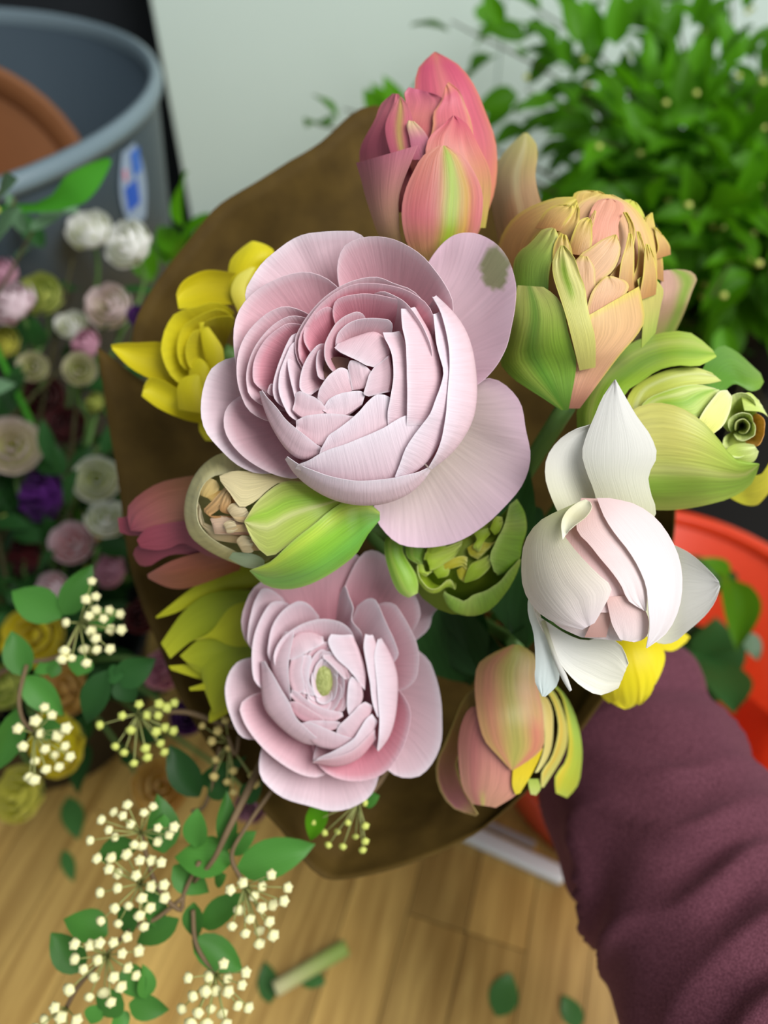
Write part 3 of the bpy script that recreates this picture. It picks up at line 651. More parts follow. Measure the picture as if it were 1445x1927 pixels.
F.shell([(430, 820), (560, 620), (640, 538), (760, 512), (880, 532), (1000, 592), (1100, 682), (1180, 782), (1250, 860), (1330, 880), (1388, 886)], [(440, 980), (560, 1110), (700, 1160), (850, 1168), (1000, 1150), (1200, 1100), (1320, 1032), (1392, 945), (1394, 890)], 60,
        dict(b=(206, 204, 120), m=(214, 210, 110), t=(150, 190, 60), q=0.5, stripe=[((140, 186, 60), 0.8, 0.22, 0.85), ((224, 216, 150), 0.62, 0.06, 0.5)]), ruf=4, ns=24)
F.stem((420, 830, -190), GRIP, 0.003)

# ---- white flower at the right, with its two upright petals
C8 = (960, 920, 420 / 1445.0)
F = Flower('tulip', 'plump white tulip blushed pink, its outer petals fallen open', 'tulip', C8, 0.214, (560, 420, -420), M['white'], 20, 18)
WH = dict(b=(202, 202, 160), m=(216, 215, 206), t=(226, 225, 222)); WP = dict(b=(228, 192, 184), m=(236, 214, 212), t=(240, 230, 230))
F.hfun = bud([(540, 100, 330, -150), (580, 420, 520, -40), (620, 700, 500, 40), (680, 980, 330, 60)], 0.75)
def up(x, y): return -60 + 0.06 * (500 - y)
u8 = lambda pts: [((1000 + x * 0.308 - 960) / 0.29066, (600 + y * 0.308 - 920) / 0.29066) for x, y in pts]
F.shell(u8([(250, 1300), (160, 1180), (90, 1000), (85, 880), (130, 780), (230, 692), (340, 652), (430, 618), (487, 568)]), u8([(500, 1300), (420, 1080), (340, 920), (310, 840), (330, 745), (385, 690), (440, 648), (488, 578)]), 0, WH, hfun=lambda x, y: 40, belly=-0.16, curl=25, ruf=6)
F.shell(u8([(420, 1300), (390, 1080), (312, 860), (330, 730), (400, 560), (450, 450), (508, 374)]), u8([(700, 1300), (775, 1130), (690, 1020), (742, 912), (766, 830), (730, 720), (640, 592), (570, 470), (514, 372)]), 0, WH, hfun=lambda x, y: 90, belly=0.06, curl=-10, ruf=8)
F.shell([(900, 300), (1070, 368), (1180, 430), (1300, 540), (1350, 600)], [(800, 900), (1000, 1010), (1150, 920), (1280, 800), (1345, 690), (1358, 630)], 0, WH, hfun=lambda x, y: -190 + (x - 1000) * 0.1, belly=-0.12, ruf=5)
F.shell([(200, 500), (110, 740), (150, 930), (163, 1100), (162, 1270), (205, 1342)], [(300, 600), (190, 800), (265, 970), (312, 1130), (315, 1250), (225, 1345)], 0, dict(b=(244, 240, 220), m=(240, 244, 240), t=(226, 238, 236)), hfun=lambda x, y: 10 - (y - 700) * 0.15, belly=0.12, ruf=5)
F.shell([(240, 600), (130, 752), (300, 900), (470, 980), (620, 958), (715, 1010), (765, 1130)], [(200, 640), (165, 820), (245, 960), (320, 1130), (420, 1240), (555, 1336), (700, 1290)], 0, dict(b=(250, 240, 224), m=(246, 246, 240), t=(240, 238, 220)), hfun=lambda x, y: 60 - (y - 700) * 0.12, belly=-0.08, ruf=10, ns=26)
F.shell([(200, 860), (285, 1110), (335, 1230), (385, 1312)], [(225, 850), (305, 1090), (362, 1200), (398, 1302)], 0, WH, hfun=lambda x, y: 60 - (y - 700) * 0.1, belly=0.3)
F.shell([(480, 960), (520, 880), (570, 800), (620, 770)], [(620, 960), (640, 880), (650, 830), (660, 800)], -70, dict(b=(214, 170, 160), m=(220, 180, 170), t=(232, 200, 190)))
F.shell([(620, 700), (640, 800), (660, 880), (710, 975)], [(780, 690), (860, 770), (896, 850), (880, 960), (800, 992)], -25, WP, ruf=5)
F.shell([(120, 500), (160, 720), (300, 880), (460, 960)], [(640, 500), (760, 700), (800, 880), (720, 985)], -110, WP, ruf=3)
F.shell([(380, 160), (330, 400), (420, 620), (520, 800)], [(640, 160), (700, 420), (760, 640), (790, 800)], -45, dict(b=(236, 196, 190), m=(240, 206, 204), t=(246, 226, 226)), ruf=4)
F.shell([(460, 60), (420, 240), (500, 345), (600, 472), (700, 592), (738, 680), (780, 742), (860, 786)], [(700, 70), (620, 180), (690, 290), (755, 380), (832, 500), (882, 640), (880, 790)], 12, WP, ruf=8)
F.shell([(560, 60), (612, 190), (662, 270), (742, 372), (802, 452), (852, 562), (886, 660), (892, 760), (902, 900), (880, 1026)], [(640, 60), (800, 96), (905, 152), (1002, 270), (1072, 382), (1112, 552), (1104, 700), (1062, 862), (965, 980), (884, 1032)], 50, dict(b=(232, 208, 206), m=(238, 230, 231), t=(240, 234, 236)), ruf=4, ns=24)
F.shell([(480, 70), (250, 174), (120, 280), (74, 480), (98, 680), (220, 832), (400, 905), (465, 912)], [(520, 90), (336, 240), (400, 370), (500, 482), (600, 582), (655, 634), (622, 732), (545, 868)], 60, dict(b=(196, 204, 138), m=(226, 220, 196), t=(238, 226, 228), q=0.4), ruf=4, ns=24)
F.shell([(338, 330), (330, 220), (368, 140), (440, 86), (490, 68)], [(380, 270), (425, 232), (490, 182), (528, 125), (518, 85)], 120, dict(b=(240, 240, 220), m=(226, 222, 186), t=(240, 238, 214)), belly=-0.25)
F.stem((560, 420, -420), GRIP, 0.003)

# ---- bright yellow bloom tucked below it
F = Flower('tulip', 'bright yellow double tulip tucked beneath the white tulip', 'tulip', C8, 0.266, (800, 1000, -320), M['yellow'], 16, 14)
YL = dict(b=(210, 190, 20), m=(236, 220, 24), t=(244, 232, 50))
F.hfun = bud([(800, 900, 300, -160), (800, 1180, 260, 0), (760, 1320, 150, 0)], 0.8)
for L, R, o in (([(900, 980), (960, 1030), (1050, 1050), (1140, 990)], [(950, 900), (1050, 920), (1120, 930), (1160, 960)], -160),
                ([(860, 900), (960, 1000), (1002, 1080), (980, 1180), (940, 1262)], [(760, 900), (820, 1050), (860, 1150), (880, 1260), (920, 1280)], -40),
                ([(820, 900), (900, 1100), (940, 1230), (900, 1340), (850, 1392)], [(660, 900), (700, 1080), (740, 1230), (780, 1340), (830, 1400)], 0),
                ([(760, 900), (800, 1100), (840, 1280), (820, 1400), (765, 1424)], [(560, 900), (580, 1100), (600, 1280), (660, 1390), (740, 1424)], 30),
                ([(640, 900), (680, 1100), (720, 1260), (700, 1370)], [(540, 900), (560, 1150), (585, 1330), (640, 1385)], 60)):
    F.shell(L, R, o, YL, ruf=14)
F.stem((800, 1000, -320), GRIP, 0.003)

# ---- drooping apricot and rose tulip at the lower right
C9 = (800, 1200, 320 / 1445.0)
F = Flower('tulip', 'drooping apricot and rose tulip with yellow green petal edges at the paper edge', 'tulip', C9, 0.264, (770, 60, -260), M['tulip'], 18, 18)
F.hfun = bud([(760, 40, 260, -200), (720, 350, 400, -40), (680, 800, 460, 40), (620, 1200, 420, 40), (560, 1450, 280, 0)], 0.7)
AP = dict(b=(150, 140, 60), m=(206, 160, 110), t=(200, 180, 90), q=0.4, stripe=[((170, 170, 80), 0.55, 0.14, 0.7), ((206, 124, 110), 0.2, 0.12, 0.6), ((216, 120, 110), 0.88, 0.1, 0.7, 0.5, 1.1)], edge=((214, 130, 120), 0.3, 0.1))
F.shell([(700, 300), (370, 460), (200, 830), (100, 1050), (108, 1250), (210, 1420), (330, 1500), (430, 1514)], [(760, 500), (420, 650), (345, 900), (270, 1030), (300, 1200), (350, 1330), (410, 1430), (450, 1500)], -70, dict(b=(120, 110, 50), m=(160, 120, 60), t=(206, 120, 150), q=0.45, edge=((214, 206, 110), 0.8, 0.14)), curl=50, ruf=5)
F.shell([(900, 300), (1130, 450), (1200, 700), (1212, 1000), (1092, 1200), (1110, 1320)], [(940, 280), (1165, 460), (1282, 690), (1332, 950), (1312, 1180), (1262, 1340), (1205, 1362)], -120, dict(b=(150, 180, 70), m=(170, 200, 80), t=(206, 206, 60), stripe=((226, 200, 60), 0.15, 0.2, 0.8), edge=((190, 214, 100), 0.6, 0.1)), belly=0.25)
F.shell([(900, 320), (1062, 500), (1132, 750), (1080, 1000), (980, 1160), (985, 1270)], [(920, 300), (1102, 470), (1202, 750), (1192, 950), (1102, 1120), (1005, 1272)], -70, dict(b=(170, 180, 80), m=(214, 200, 100), t=(216, 214, 110), stripe=((226, 180, 60), 0.3, 0.2, 0.6), edge=((226, 226, 140), 0.7, 0.15)), belly=0.2)
F.shell([(860, 400), (980, 600), (1012, 800), (1000, 980), (930, 1150)], [(900, 380), (1062, 560), (1085, 800), (1052, 1000), (960, 1140)], -20, dict(b=(190, 170, 90), m=(222, 200, 120), t=(226, 216, 130), edge=((232, 226, 150), 0.7, 0.18)), belly=0.2)
F.shell([(600, 700), (430, 560), (300, 760), (284, 1050), (322, 1280), (400, 1412)], [(820, 700), (800, 900), (820, 1120), (800, 1290), (720, 1370), (600, 1442)], 0, dict(b=(150, 90, 70), m=(206, 136, 124), t=(214, 160, 130), stripe=[((190, 110, 110), 0.25, 0.1, 0.6), ((216, 214, 110), 0.45, 0.06, 0.8, 0.8, 1.2)]), ruf=6)
F.shell([(760, 1000), (742, 1150), (740, 1260), (768, 1334)], [(1000, 940), (962, 1040), (892, 1180), (805, 1322)], 30, dict(b=(226, 200, 40), m=(230, 206, 40), t=(222, 206, 60)))
F.shell([(870, 1200), (880, 1270), (895, 1330)], [(960, 1200), (980, 1280), (940, 1340)], -40, dict(b=(170, 190, 80), m=(190, 206, 100), t=(206, 214, 130)))
F.shell([(740, 60), (470, 200), (422, 420), (450, 680), (492, 850), (600, 982), (680, 1082), (730, 1126)], [(800, 60), (930, 150), (955, 400), (1002, 650), (1004, 900), (962, 980), (855, 1060), (745, 1126)], 50, AP, ruf=3, ns=24)
F.stem((770, 60, -230), GRIP, 0.0032)

# ---- small lime tulip in the middle
C10 = (700, 920, 320 / 1445.0)
F = Flower('tulip', 'small crinkled lime green tulip half hidden under the large ranunculus petal', 'tulip', C10, 0.234, (760, 560, -360), M['tulip'], 18, 16)
F.hfun = lambda x, y: 0
LM = dict(b=(150, 176, 40), m=(176, 206, 50), t=(206, 222, 110), edge=((222, 232, 150), 0.6, 0.1))
LG_ = dict(b=(120, 160, 40), m=(140, 190, 50), t=(170, 206, 90), stripe=((200, 214, 110), 0.3, 0.1, 0.5), edge=((214, 228, 150), 0.5, 0.1))
LY = dict(b=(190, 180, 30), m=(206, 200, 50), t=(222, 222, 110), edge=((232, 232, 150), 0.5, 0.12))
F.shell([(200, 300), (110, 440), (118, 600), (180, 800), (240, 892), (310, 926)], [(330, 330), (255, 480), (290, 590), (370, 720), (392, 800), (386, 886)], -60, LG_, belly=0.3)
F.rim([(612, 860), (680, 905), (800, 955), (850, 900), (950, 872), (1080, 792), (1172, 682), (1245, 595)], -10, LG_, mid=[(608, 900), (650, 1002), (740, 1062), (850, 1078), (960, 1050), (1060, 972), (1152, 850), (1222, 722), (1255, 600)], hm=-150, drop=50, ruf=8)
F.rim([(390, 640), (400, 740), (480, 842), (560, 842), (640, 772), (690, 782), (690, 850)], -20, LM, mid=[(385, 660), (395, 770), (480, 870), (560, 880), (640, 830), (710, 850)], hm=-100, drop=20, ruf=6)
F.rim([(1150, 150), (1125, 300), (1060, 430), (1010, 540), (1000, 600), (1022, 690)], 20, LG_, mid=[(1225, 90), (1292, 200), (1312, 350), (1272, 480), (1252, 600), (1150, 702), (1070, 735)], hm=-120, drop=40, ruf=8)
for L, R, o, c in (([(500, 400), (440, 620), (470, 520), (600, 500), (770, 440)], [(700, 380), (480, 700), (600, 640), (700, 580), (750, 500)], -60, LM),
                   ([(600, 655), (660, 600), (760, 570), (812, 582)], [(630, 690), (700, 670), (770, 655), (800, 695)], -70, LY),
                   ([(780, 795), (800, 720), (840, 640), (920, 600), (992, 560)], [(800, 797), (900, 762), (972, 702), (1012, 652)], -40, LM),
                   ([(720, 690), (740, 760), (790, 795)], [(800, 640), (815, 700), (800, 795)], -90, LY),
                   ([(862, 370), (890, 430), (858, 490), (895, 530)], [(985, 330), (1005, 380), (962, 430), (912, 532)], -50, LM),
                   ([(1000, 340), (1050, 240), (1108, 242)], [(1040, 392), (1085, 360), (1112, 290)], -20, LM),
                   ([(810, 500), (830, 560), (900, 600)], [(900, 440), (1000, 460), (1060, 440)], -100, LY),
                   ([(280, 480), (300, 580), (390, 640)], [(460, 480), (440, 560), (430, 640)], -120, LG_),
                   ([(385, 640), (396, 700), (460, 745)], [(432, 640), (452, 700), (512, 702)], -50, LM),
                   ([(520, 700), (560, 640), (640, 600)], [(560, 760), (640, 740), (660, 690)], -80, LM)):
    F.shell(L, R, o, c, belly=0.12, ruf=12)
V, Q = tube_geo([F.w((760, 560, -360)), F.w((760, 600, -280)), F.w((760, 620, -170))], [0.006, 0.014, 0.017], 20)
mesh_obj('heart', V, Q, plain('lime_heart', (120, 140, 30), 0.6), F.root)
F.stem((760, 560, -350), GRIP, 0.0028)
for a_, b_, w_ in (((800, 1080, .285), (885, 1300, .30), .030), ((985, 1060, .29), (945, 1250, .30), .030), ((760, 1120, .30), (800, 1270, .31), .028), ((870, 1100, .30), (1010, 1290, .315), .032), ((930, 1010, .27), (1000, 870, .262), .014), ((1000, 1100, .28), (965, 1190, .27), .013), ((985, 960, .275), (1010, 1010, .27), .012)):
    LATE_LEAVES.append((F.root, a_, b_, w_))

# ---- cream and green tulip at the left of centre
C11 = (200, 820, 520 / 1445.0)
F = Flower('tulip', 'plump cream and bright green tulip lying sideways, showing crumpled apricot petals inside', 'tulip', C11, 0.232, (1400, 440, -160), M['tulip'], 20, 18)
F.hfun = bud([(1450, 420, 120, -120), (1280, 430, 260, -40), (1000, 430, 330, 20), (700, 400, 320, 30), (480, 380, 220, 0)], 0.75)
CG = dict(b=(110, 160, 40), m=(150, 206, 60), t=(176, 206, 100), stripe=[((200, 222, 80), 0.15, 0.16, 0.8), ((120, 200, 90), 0.8, 0.2, 0.6)], edge=((206, 214, 150), 0.4, 0.06))
CL = dict(b=(150, 190, 50), m=(180, 206, 80), t=(206, 206, 130), stripe=[((226, 226, 160), 0.55, 0.06, 0.8), ((150, 200, 50), 0.35, 0.12, 0.7)], edge=((214, 206, 150), 0.5, 0.06))
CC = dict(b=(214, 196, 130), m=(226, 214, 160), t=(230, 216, 170))
IN = dict(b=(160, 98, 50), m=(200, 150, 92), t=(222, 190, 136)); IW = dict(b=(180, 140, 90), m=(208, 184, 138), t=(218, 204, 166))
F.rim([(760, 176), (640, 196), (540, 222), (492, 290), (474, 380), (484, 460), (545, 532), (640, 588), (780, 640)], 150, dict(b=(150, 170, 90), m=(214, 206, 150), t=(224, 216, 160), edge=((230, 226, 190), 0.4)), mid=[(800, 140), (700, 96), (610, 92), (520, 155), (462, 235), (428, 335), (424, 430), (452, 522), (530, 590), (640, 648), (760, 690)], hm=-40, base=(1300, 430, -200), drop=90, ns=30)
for L, R, o, c in (([(700, 260), (482, 310), (500, 240), (545, 222)], [(700, 380), (540, 340), (592, 285), (575, 236)], -60, dict(b=(190, 130, 60), m=(224, 190, 110), t=(230, 206, 140))),
                   ([(760, 420), (515, 412), (555, 340), (622, 268)], [(800, 440), (548, 434), (605, 372), (645, 300)], -50, IN),
                   ([(700, 420), (598, 395), (608, 330), (630, 296)], [(720, 430), (642, 394), (655, 342), (650, 310)], -35, IN),
                   ([(800, 440), (640, 402), (660, 350), (722, 368)], [(800, 470), (668, 442), (720, 436), (745, 402)], -10, IW),
                   ([(760, 480), (535, 445), (600, 418), (700, 430)], [(780, 520), (555, 512), (640, 515), (740, 500)], -50, dict(b=(206, 150, 120), m=(226, 190, 160), t=(226, 200, 170))),
                   ([(800, 520), (678, 560), (715, 518), (762, 540)], [(820, 600), (700, 602), (760, 612), (775, 580)], -30, IW),
                   ([(760, 460), (612, 470), (640, 442), (672, 450)], [(780, 500), (625, 505), (660, 508), (690, 490)], -20, IW),
                   ([(800, 560), (480, 440), (466, 380), (480, 345)], [(820, 580), (560, 540), (520, 480), (500, 400)], -90, IW)):
    F.shell(L, R, o, c, belly=0.12, ruf=7)
F.shell([(1180, 200), (980, 225), (800, 190), (660, 186), (592, 212)], [(1150, 340), (920, 242), (800, 330), (720, 372), (690, 362), (640, 292), (598, 240)], 10, CC, ruf=4)
F.shell([(640, 640), (720, 684), (800, 694), (826, 672)], [(660, 610), (740, 612), (800, 630), (828, 655)], -60, dict(b=(150, 170, 130), m=(170, 186, 150), t=(180, 190, 150)))
F.shell([(1420, 400), (1330, 340), (1200, 296), (1050, 248), (960, 234), (880, 262), (765, 370), (722, 446)], [(1420, 420), (1260, 346), (1100, 452), (962, 562), (882, 622), (832, 622), (760, 542), (722, 452)], 25, CL, ruf=4, ns=24)
F.shell([(1430, 400), (1390, 350), (1240, 345), (1100, 452), (962, 560), (872, 650), (765, 698)], [(1430, 440), (1385, 480), (1320, 602), (1200, 702), (1050, 782), (900, 802), (800, 762), (750, 706)], 45, CG, ruf=4, ns=24)
F.stem((1400, 440, -130), GRIP, 0.003)

# ---- dusky rose tulip against the left side of the paper
F = Flower('tulip', 'dusky rose tulip pressed against the kraft paper beside the cream green tulip', 'tulip', C11, 0.257, (760, 480, -180), M['tulip'], 18, 16)
F.hfun = bud([(800, 480, 200, -140), (560, 470, 280, 0), (300, 500, 250, 0), (100, 500, 160, 0)], 0.7)
DR = dict(b=(160, 104, 62), m=(176, 122, 88), t=(158, 76, 92), q=0.45); DM = dict(b=(140, 70, 76), m=(158, 76, 92), t=(140, 62, 76))
F.shell([(560, 300), (300, 300), (120, 420), (60, 430)], [(500, 500), (250, 520), (110, 520), (70, 505)], -60, DM)
F.shell([(700, 700), (450, 790), (330, 795), (220, 745)], [(700, 560), (450, 620), (330, 660), (215, 725)], -50, dict(b=(156, 88, 56), m=(166, 96, 72), t=(172, 104, 96)))
F.shell([(600, 640), (350, 620), (200, 690), (140, 620)], [(560, 560), (300, 560), (180, 560), (150, 590)], -70, DM)
F.shell([(760, 380), (560, 215), (300, 240), (180, 305), (105, 390), (122, 480)], [(760, 560), (560, 520), (400, 450), (250, 490), (170, 505), (130, 498)], 10, DR, ruf=5)
F.shell([(760, 460), (520, 440), (330, 455), (200, 490), (160, 545)], [(760, 640), (560, 640), (400, 560), (300, 600), (180, 585)], 20, dict(b=(166, 112, 70), m=(158, 80, 92), t=(156, 68, 84)), ruf=5)
F.stem((760, 480, -180), GRIP, 0.003)

# ---- yellow double bloom at the left
C12 = (190, 430, 370 / 1445.0)
F = Flower('tulip', 'yellow double tulip with pointed outer petals beside the large ranunculus', 'tulip', C12, 0.255, (900, 900, -480), M['yellow'], 18, 14)
YS = dict(b=(196, 180, 16), m=(226, 212, 24), t=(238, 228, 50)); YD = dict(b=(176, 160, 10), m=(206, 190, 16), t=(228, 216, 36))
F.hfun = lambda x, y: 0
F.shell([(940, 560), (936, 310), (960, 220), (1040, 140), (1105, 94)], [(1150, 560), (1180, 300), (1290, 200), (1220, 125), (1130, 94)], -160, YS, belly=0.22)
F.shell([(700, 1180), (500, 860), (300, 842), (150, 842), (72, 856)], [(700, 1320), (560, 1190), (350, 1100), (200, 1012), (85, 890)], -180, YD, belly=-0.2, curl=20)
F.shell([(860, 1180), (570, 1180), (470, 1120), (365, 1094), (316, 1160)], [(860, 1440), (740, 1432), (600, 1400), (420, 1320), (300, 1230)], -130, YS, belly=-0.2, curl=30)
F.shell([(720, 1200), (725, 1380), (720, 1480), (770, 1560)], [(960, 1200), (930, 1400), (900, 1520), (840, 1565)], -200, YS, belly=0.1)
F.shell([(1000, 560), (800, 560), (650, 585), (570, 590)], [(1000, 330), (800, 304), (680, 338), (590, 400), (553, 490)], -120, YD, belly=-0.16, curl=30, ruf=8)
F.shell([(1010, 620), (955, 470), (1000, 350), (1105, 286)], [(1100, 620), (1060, 450), (1105, 340), (1135, 286)], -90, dict(b=(222, 206, 60), m=(232, 222, 90), t=(238, 232, 110)), belly=0.1)
F.rim([(640, 1200), (560, 1162), (472, 1010), (440, 880), (480, 722), (562, 612), (700, 578), (850, 530), (1000, 540)], -60, YS, cup=1.0, drop=30, ruf=8)
F.rim([(660, 1100), (600, 1040), (562, 930), (562, 840), (604, 722), (720, 640), (860, 590), (1000, 600)], -20, YS, cup=0.9, drop=20, ruf=8)
F.rim([(700, 1080), (640, 1000), (622, 900), (650, 800), (720, 700)], 10, YS, cup=0.9, drop=20, ruf=6)
F.rim([(720, 705), (850, 652), (1000, 640)], 20, YD, cup=0.9, drop=20, ruf=6)
F.shell([(780, 1150), (790, 1020), (745, 850), (722, 690)], [(930, 1100), (905, 980), (895, 880), (825, 770), (765, 690)], -60, YS, belly=0.14)
F.shell([(650, 1200), (650, 1040), (720, 950), (780, 1000)], [(850, 1200), (800, 1100), (800, 1060), (790, 1020)], -20, YS, belly=0.15)
F.shell([(570, 1330), (560, 1180), (600, 1100), (700, 1070)], [(860, 1380), (780, 1250), (740, 1150), (725, 1085)], 10, YS, belly=0.14)
F.stem((900, 900, -480), GRIP, 0.003)

# ---- yellow green bloom in the shade below it
C13 = (280, 1040, 240 / 1360.0)
F = Flower('tulip', 'olive yellow double tulip in shade beside the smaller ranunculus', 'tulip', C13, 0.268, (1300, 700, -480), M['yellow'], 16, 14)
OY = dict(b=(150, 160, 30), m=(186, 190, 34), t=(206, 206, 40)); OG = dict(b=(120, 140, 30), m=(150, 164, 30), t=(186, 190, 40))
F.hfun = lambda x, y: 0
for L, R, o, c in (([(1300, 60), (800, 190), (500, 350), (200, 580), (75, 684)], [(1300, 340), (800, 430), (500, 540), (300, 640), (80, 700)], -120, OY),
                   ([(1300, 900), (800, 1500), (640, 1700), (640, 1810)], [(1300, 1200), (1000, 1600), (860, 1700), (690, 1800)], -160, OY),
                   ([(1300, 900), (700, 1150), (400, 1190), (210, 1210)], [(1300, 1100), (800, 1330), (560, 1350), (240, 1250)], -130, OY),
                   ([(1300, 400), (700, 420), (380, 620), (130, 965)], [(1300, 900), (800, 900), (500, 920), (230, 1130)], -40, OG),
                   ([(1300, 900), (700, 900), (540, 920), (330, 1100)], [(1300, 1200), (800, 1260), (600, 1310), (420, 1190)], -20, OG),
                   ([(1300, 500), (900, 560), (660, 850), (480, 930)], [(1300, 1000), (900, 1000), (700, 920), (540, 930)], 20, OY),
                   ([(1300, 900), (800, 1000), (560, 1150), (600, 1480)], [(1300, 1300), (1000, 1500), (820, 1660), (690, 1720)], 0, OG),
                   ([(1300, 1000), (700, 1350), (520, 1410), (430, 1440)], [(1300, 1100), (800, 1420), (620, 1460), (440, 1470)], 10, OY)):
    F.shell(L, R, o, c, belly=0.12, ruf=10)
F.stem((1300, 700, -480), GRIP, 0.003)
# ================================================================== kraft paper
def kraft_mat():
    m, nt, out = newmat('kraft_paper'); L = nt.links.new
    p = N(nt, 'ShaderNodeBsdfPrincipled'); tc = N(nt, 'ShaderNodeTexCoord')
    no = N(nt, 'ShaderNodeTexNoise'); no.inputs['Scale'].default_value = 70; no.inputs['Detail'].default_value = 6
    L(tc.outputs['Object'], no.inputs['Vector'])
    r = N(nt, 'ShaderNodeValToRGB'); e = r.color_ramp.elements
    e[0].position = 0.3; e[0].color = lin((72, 55, 22)) + (1,); e[1].position = 0.75; e[1].color = lin((94, 74, 32)) + (1,)
    L(no.outputs['Fac'], r.inputs['Fac']); L(r.outputs[0], p.inputs['Base Color']); p.inputs['Roughness'].default_value = 0.7; p.inputs['Specular IOR Level'].default_value = 0.12
    b = N(nt, 'ShaderNodeBump'); b.inputs['Strength'].default_value = 0.15; b.inputs['Distance'].default_value = 0.0008
    L(no.outputs['Fac'], b.inputs['Height']); L(b.outputs[0], p.inputs['Normal'])
    t = N(nt, 'ShaderNodeBsdfTranslucent'); L(r.outputs[0], t.inputs['Color'])
    ms = N(nt, 'ShaderNodeMixShader'); ms.inputs['Fac'].default_value = 0.12
    L(p.outputs[0], ms.inputs[1]); L(t.outputs[0], ms.inputs[2]); L(ms.outputs[0], out.inputs['Surface'])
    return m
KRAFT = kraft_mat()
paper = thing('paper_wrap', GRIP, 'brown kraft paper cone wrapped around the bouquet', 'paper')
rimpx = [(187, 655, .298), (196, 760, .302), (215, 890, .305), (240, 1030, .305), (262, 1120, .304), (300, 1230, .30), (350, 1330, .296), (410, 1420, .288), (470, 1490, .284), (530, 1560, .28), (590, 1632, .276), (640, 1650, .275), (760, 1628, .275), (850, 1590, .277), (940, 1532, .28),
         (1040, 1450, .286), (1130, 1330, .293), (1220, 1180, .30), (1262, 1020, .305), (1262, 850, .308), (1215, 690, .312), (1130, 520, .315), (1010, 370, .316), (860, 250, .315), (700, 200, .312), (600, 270, .308), (500, 330, .305), (410, 392, .302), (340, 472, .298), (290, 545, .296), (255, 606, .295), (245, 660, .296)]
rim3 = [tuple(px(*p)) for p in rimpx]
n = 160
RR = resample(rim3, n, arc=False)
ax = AXIS; ex = ax.cross(Vector((0, 0, 1))).normalized(); ey = ax.cross(ex).normalized()
rows = []
NT = 22
V = []; Q = []
for i in range(n):
    r = Vector(RR[i]); d = r - GRIP; pr = d - ax * d.dot(ax); ang = math.atan2(pr.dot(ey), pr.dot(ex))
    c = GRIP + (ex * math.cos(ang) + ey * math.sin(ang)) * 0.021
    low = GRIP + ax * 0.052 + (ex * math.cos(ang) + ey * math.sin(ang)) * 0.026
    m1 = c + (r - c) * 0.5 + pr.normalized() * 0.010
    m2 = c + (r - c) * 0.8 + pr.normalized() * 0.006
    col_ = resample([tuple(low), tuple(c), tuple(m1), tuple(m2), tuple(r)], NT, arc=False)
    s = i / n
    for j, q in enumerate(col_):
        t = j / (NT - 1)
        f = smooth(0.3, 0.8, t)
        k1 = abs(noise.noise((s * 9, t * 1.2, 4.0))); k2 = abs(noise.noise((s * 22 + t * 2, t * 3.0, 8.0)))
        disp = (k1 * 0.015 + k2 * 0.006 - 0.005) * f * (1 - 0.75 * smooth(0.85, 1.0, t))
        V.append(Vector(q) - pr.normalized() * disp)
for i in range(n - 1):
    for j in range(NT - 1): Q.append((i * NT + j, (i + 1) * NT + j, (i + 1) * NT + j + 1, i * NT + j + 1))
po = mesh_obj('sheet', V, Q, KRAFT, paper)
sd = po.modifiers.new('thickness', 'SOLIDIFY'); sd.thickness = 0.0003
# ================================================================== leaves, spirea sprigs
def leaf_mesh(name, mat, fold=0.18, droop=0.16, ns=5, nt=8, pw=0.9, notch=0.0):
    V = []; F_ = []
    for j in range(nt):
        t = j / (nt - 1); wdt = 0.5 * (math.sin(math.pi * min(1, t ** pw * 0.97 + 0.03)) ** 0.8)
        if j == 0: wdt = 0.04
        if j == nt - 1: wdt = 0.02
        for i in range(ns):
            s = 2 * i / (ns - 1) - 1
            V.append((s * wdt * (1 + notch * (j % 2)), t, abs(s) * wdt * fold - droop * t * t + 0.04 * math.sin(5 * t) * s))
    for j in range(nt - 1):
        for i in range(ns - 1): F_.append((j * ns + i, j * ns + i + 1, (j + 1) * ns + i + 1, (j + 1) * ns + i))
    me = bpy.data.meshes.new(name); me.from_pydata(V, [], F_)
    for p in me.polygons: p.use_smooth = True
    me.materials.append(mat); return me
def leaf_matrix(base, tip, nrm, width):
    y = Vector(tip) - Vector(base); L_ = y.length; y.normalize()
    z = Vector(nrm) - y * Vector(nrm).dot(y)
    if z.length < 1e-5: z = y.orthogonal()
    z.normalize(); x = y.cross(z)
    m = Matrix((x * width, y * L_, z * L_)).transposed().to_4x4(); m.translation = Vector(base)
    return m
def placed(me, mat4): return [mat4 @ v.co for v in me.vertices], [tuple(p.vertices) for p in me.polygons]
def put(name, me, mat4, root, parent=None):
    o = bpy.data.objects.new(name, me); COL.objects.link(o)
    par = parent or root; o.parent = par
    o.matrix_local = Matrix.Translation(-wl(par)) @ mat4
    reg_add(*placed(me, mat4), top_name(o))
    return o
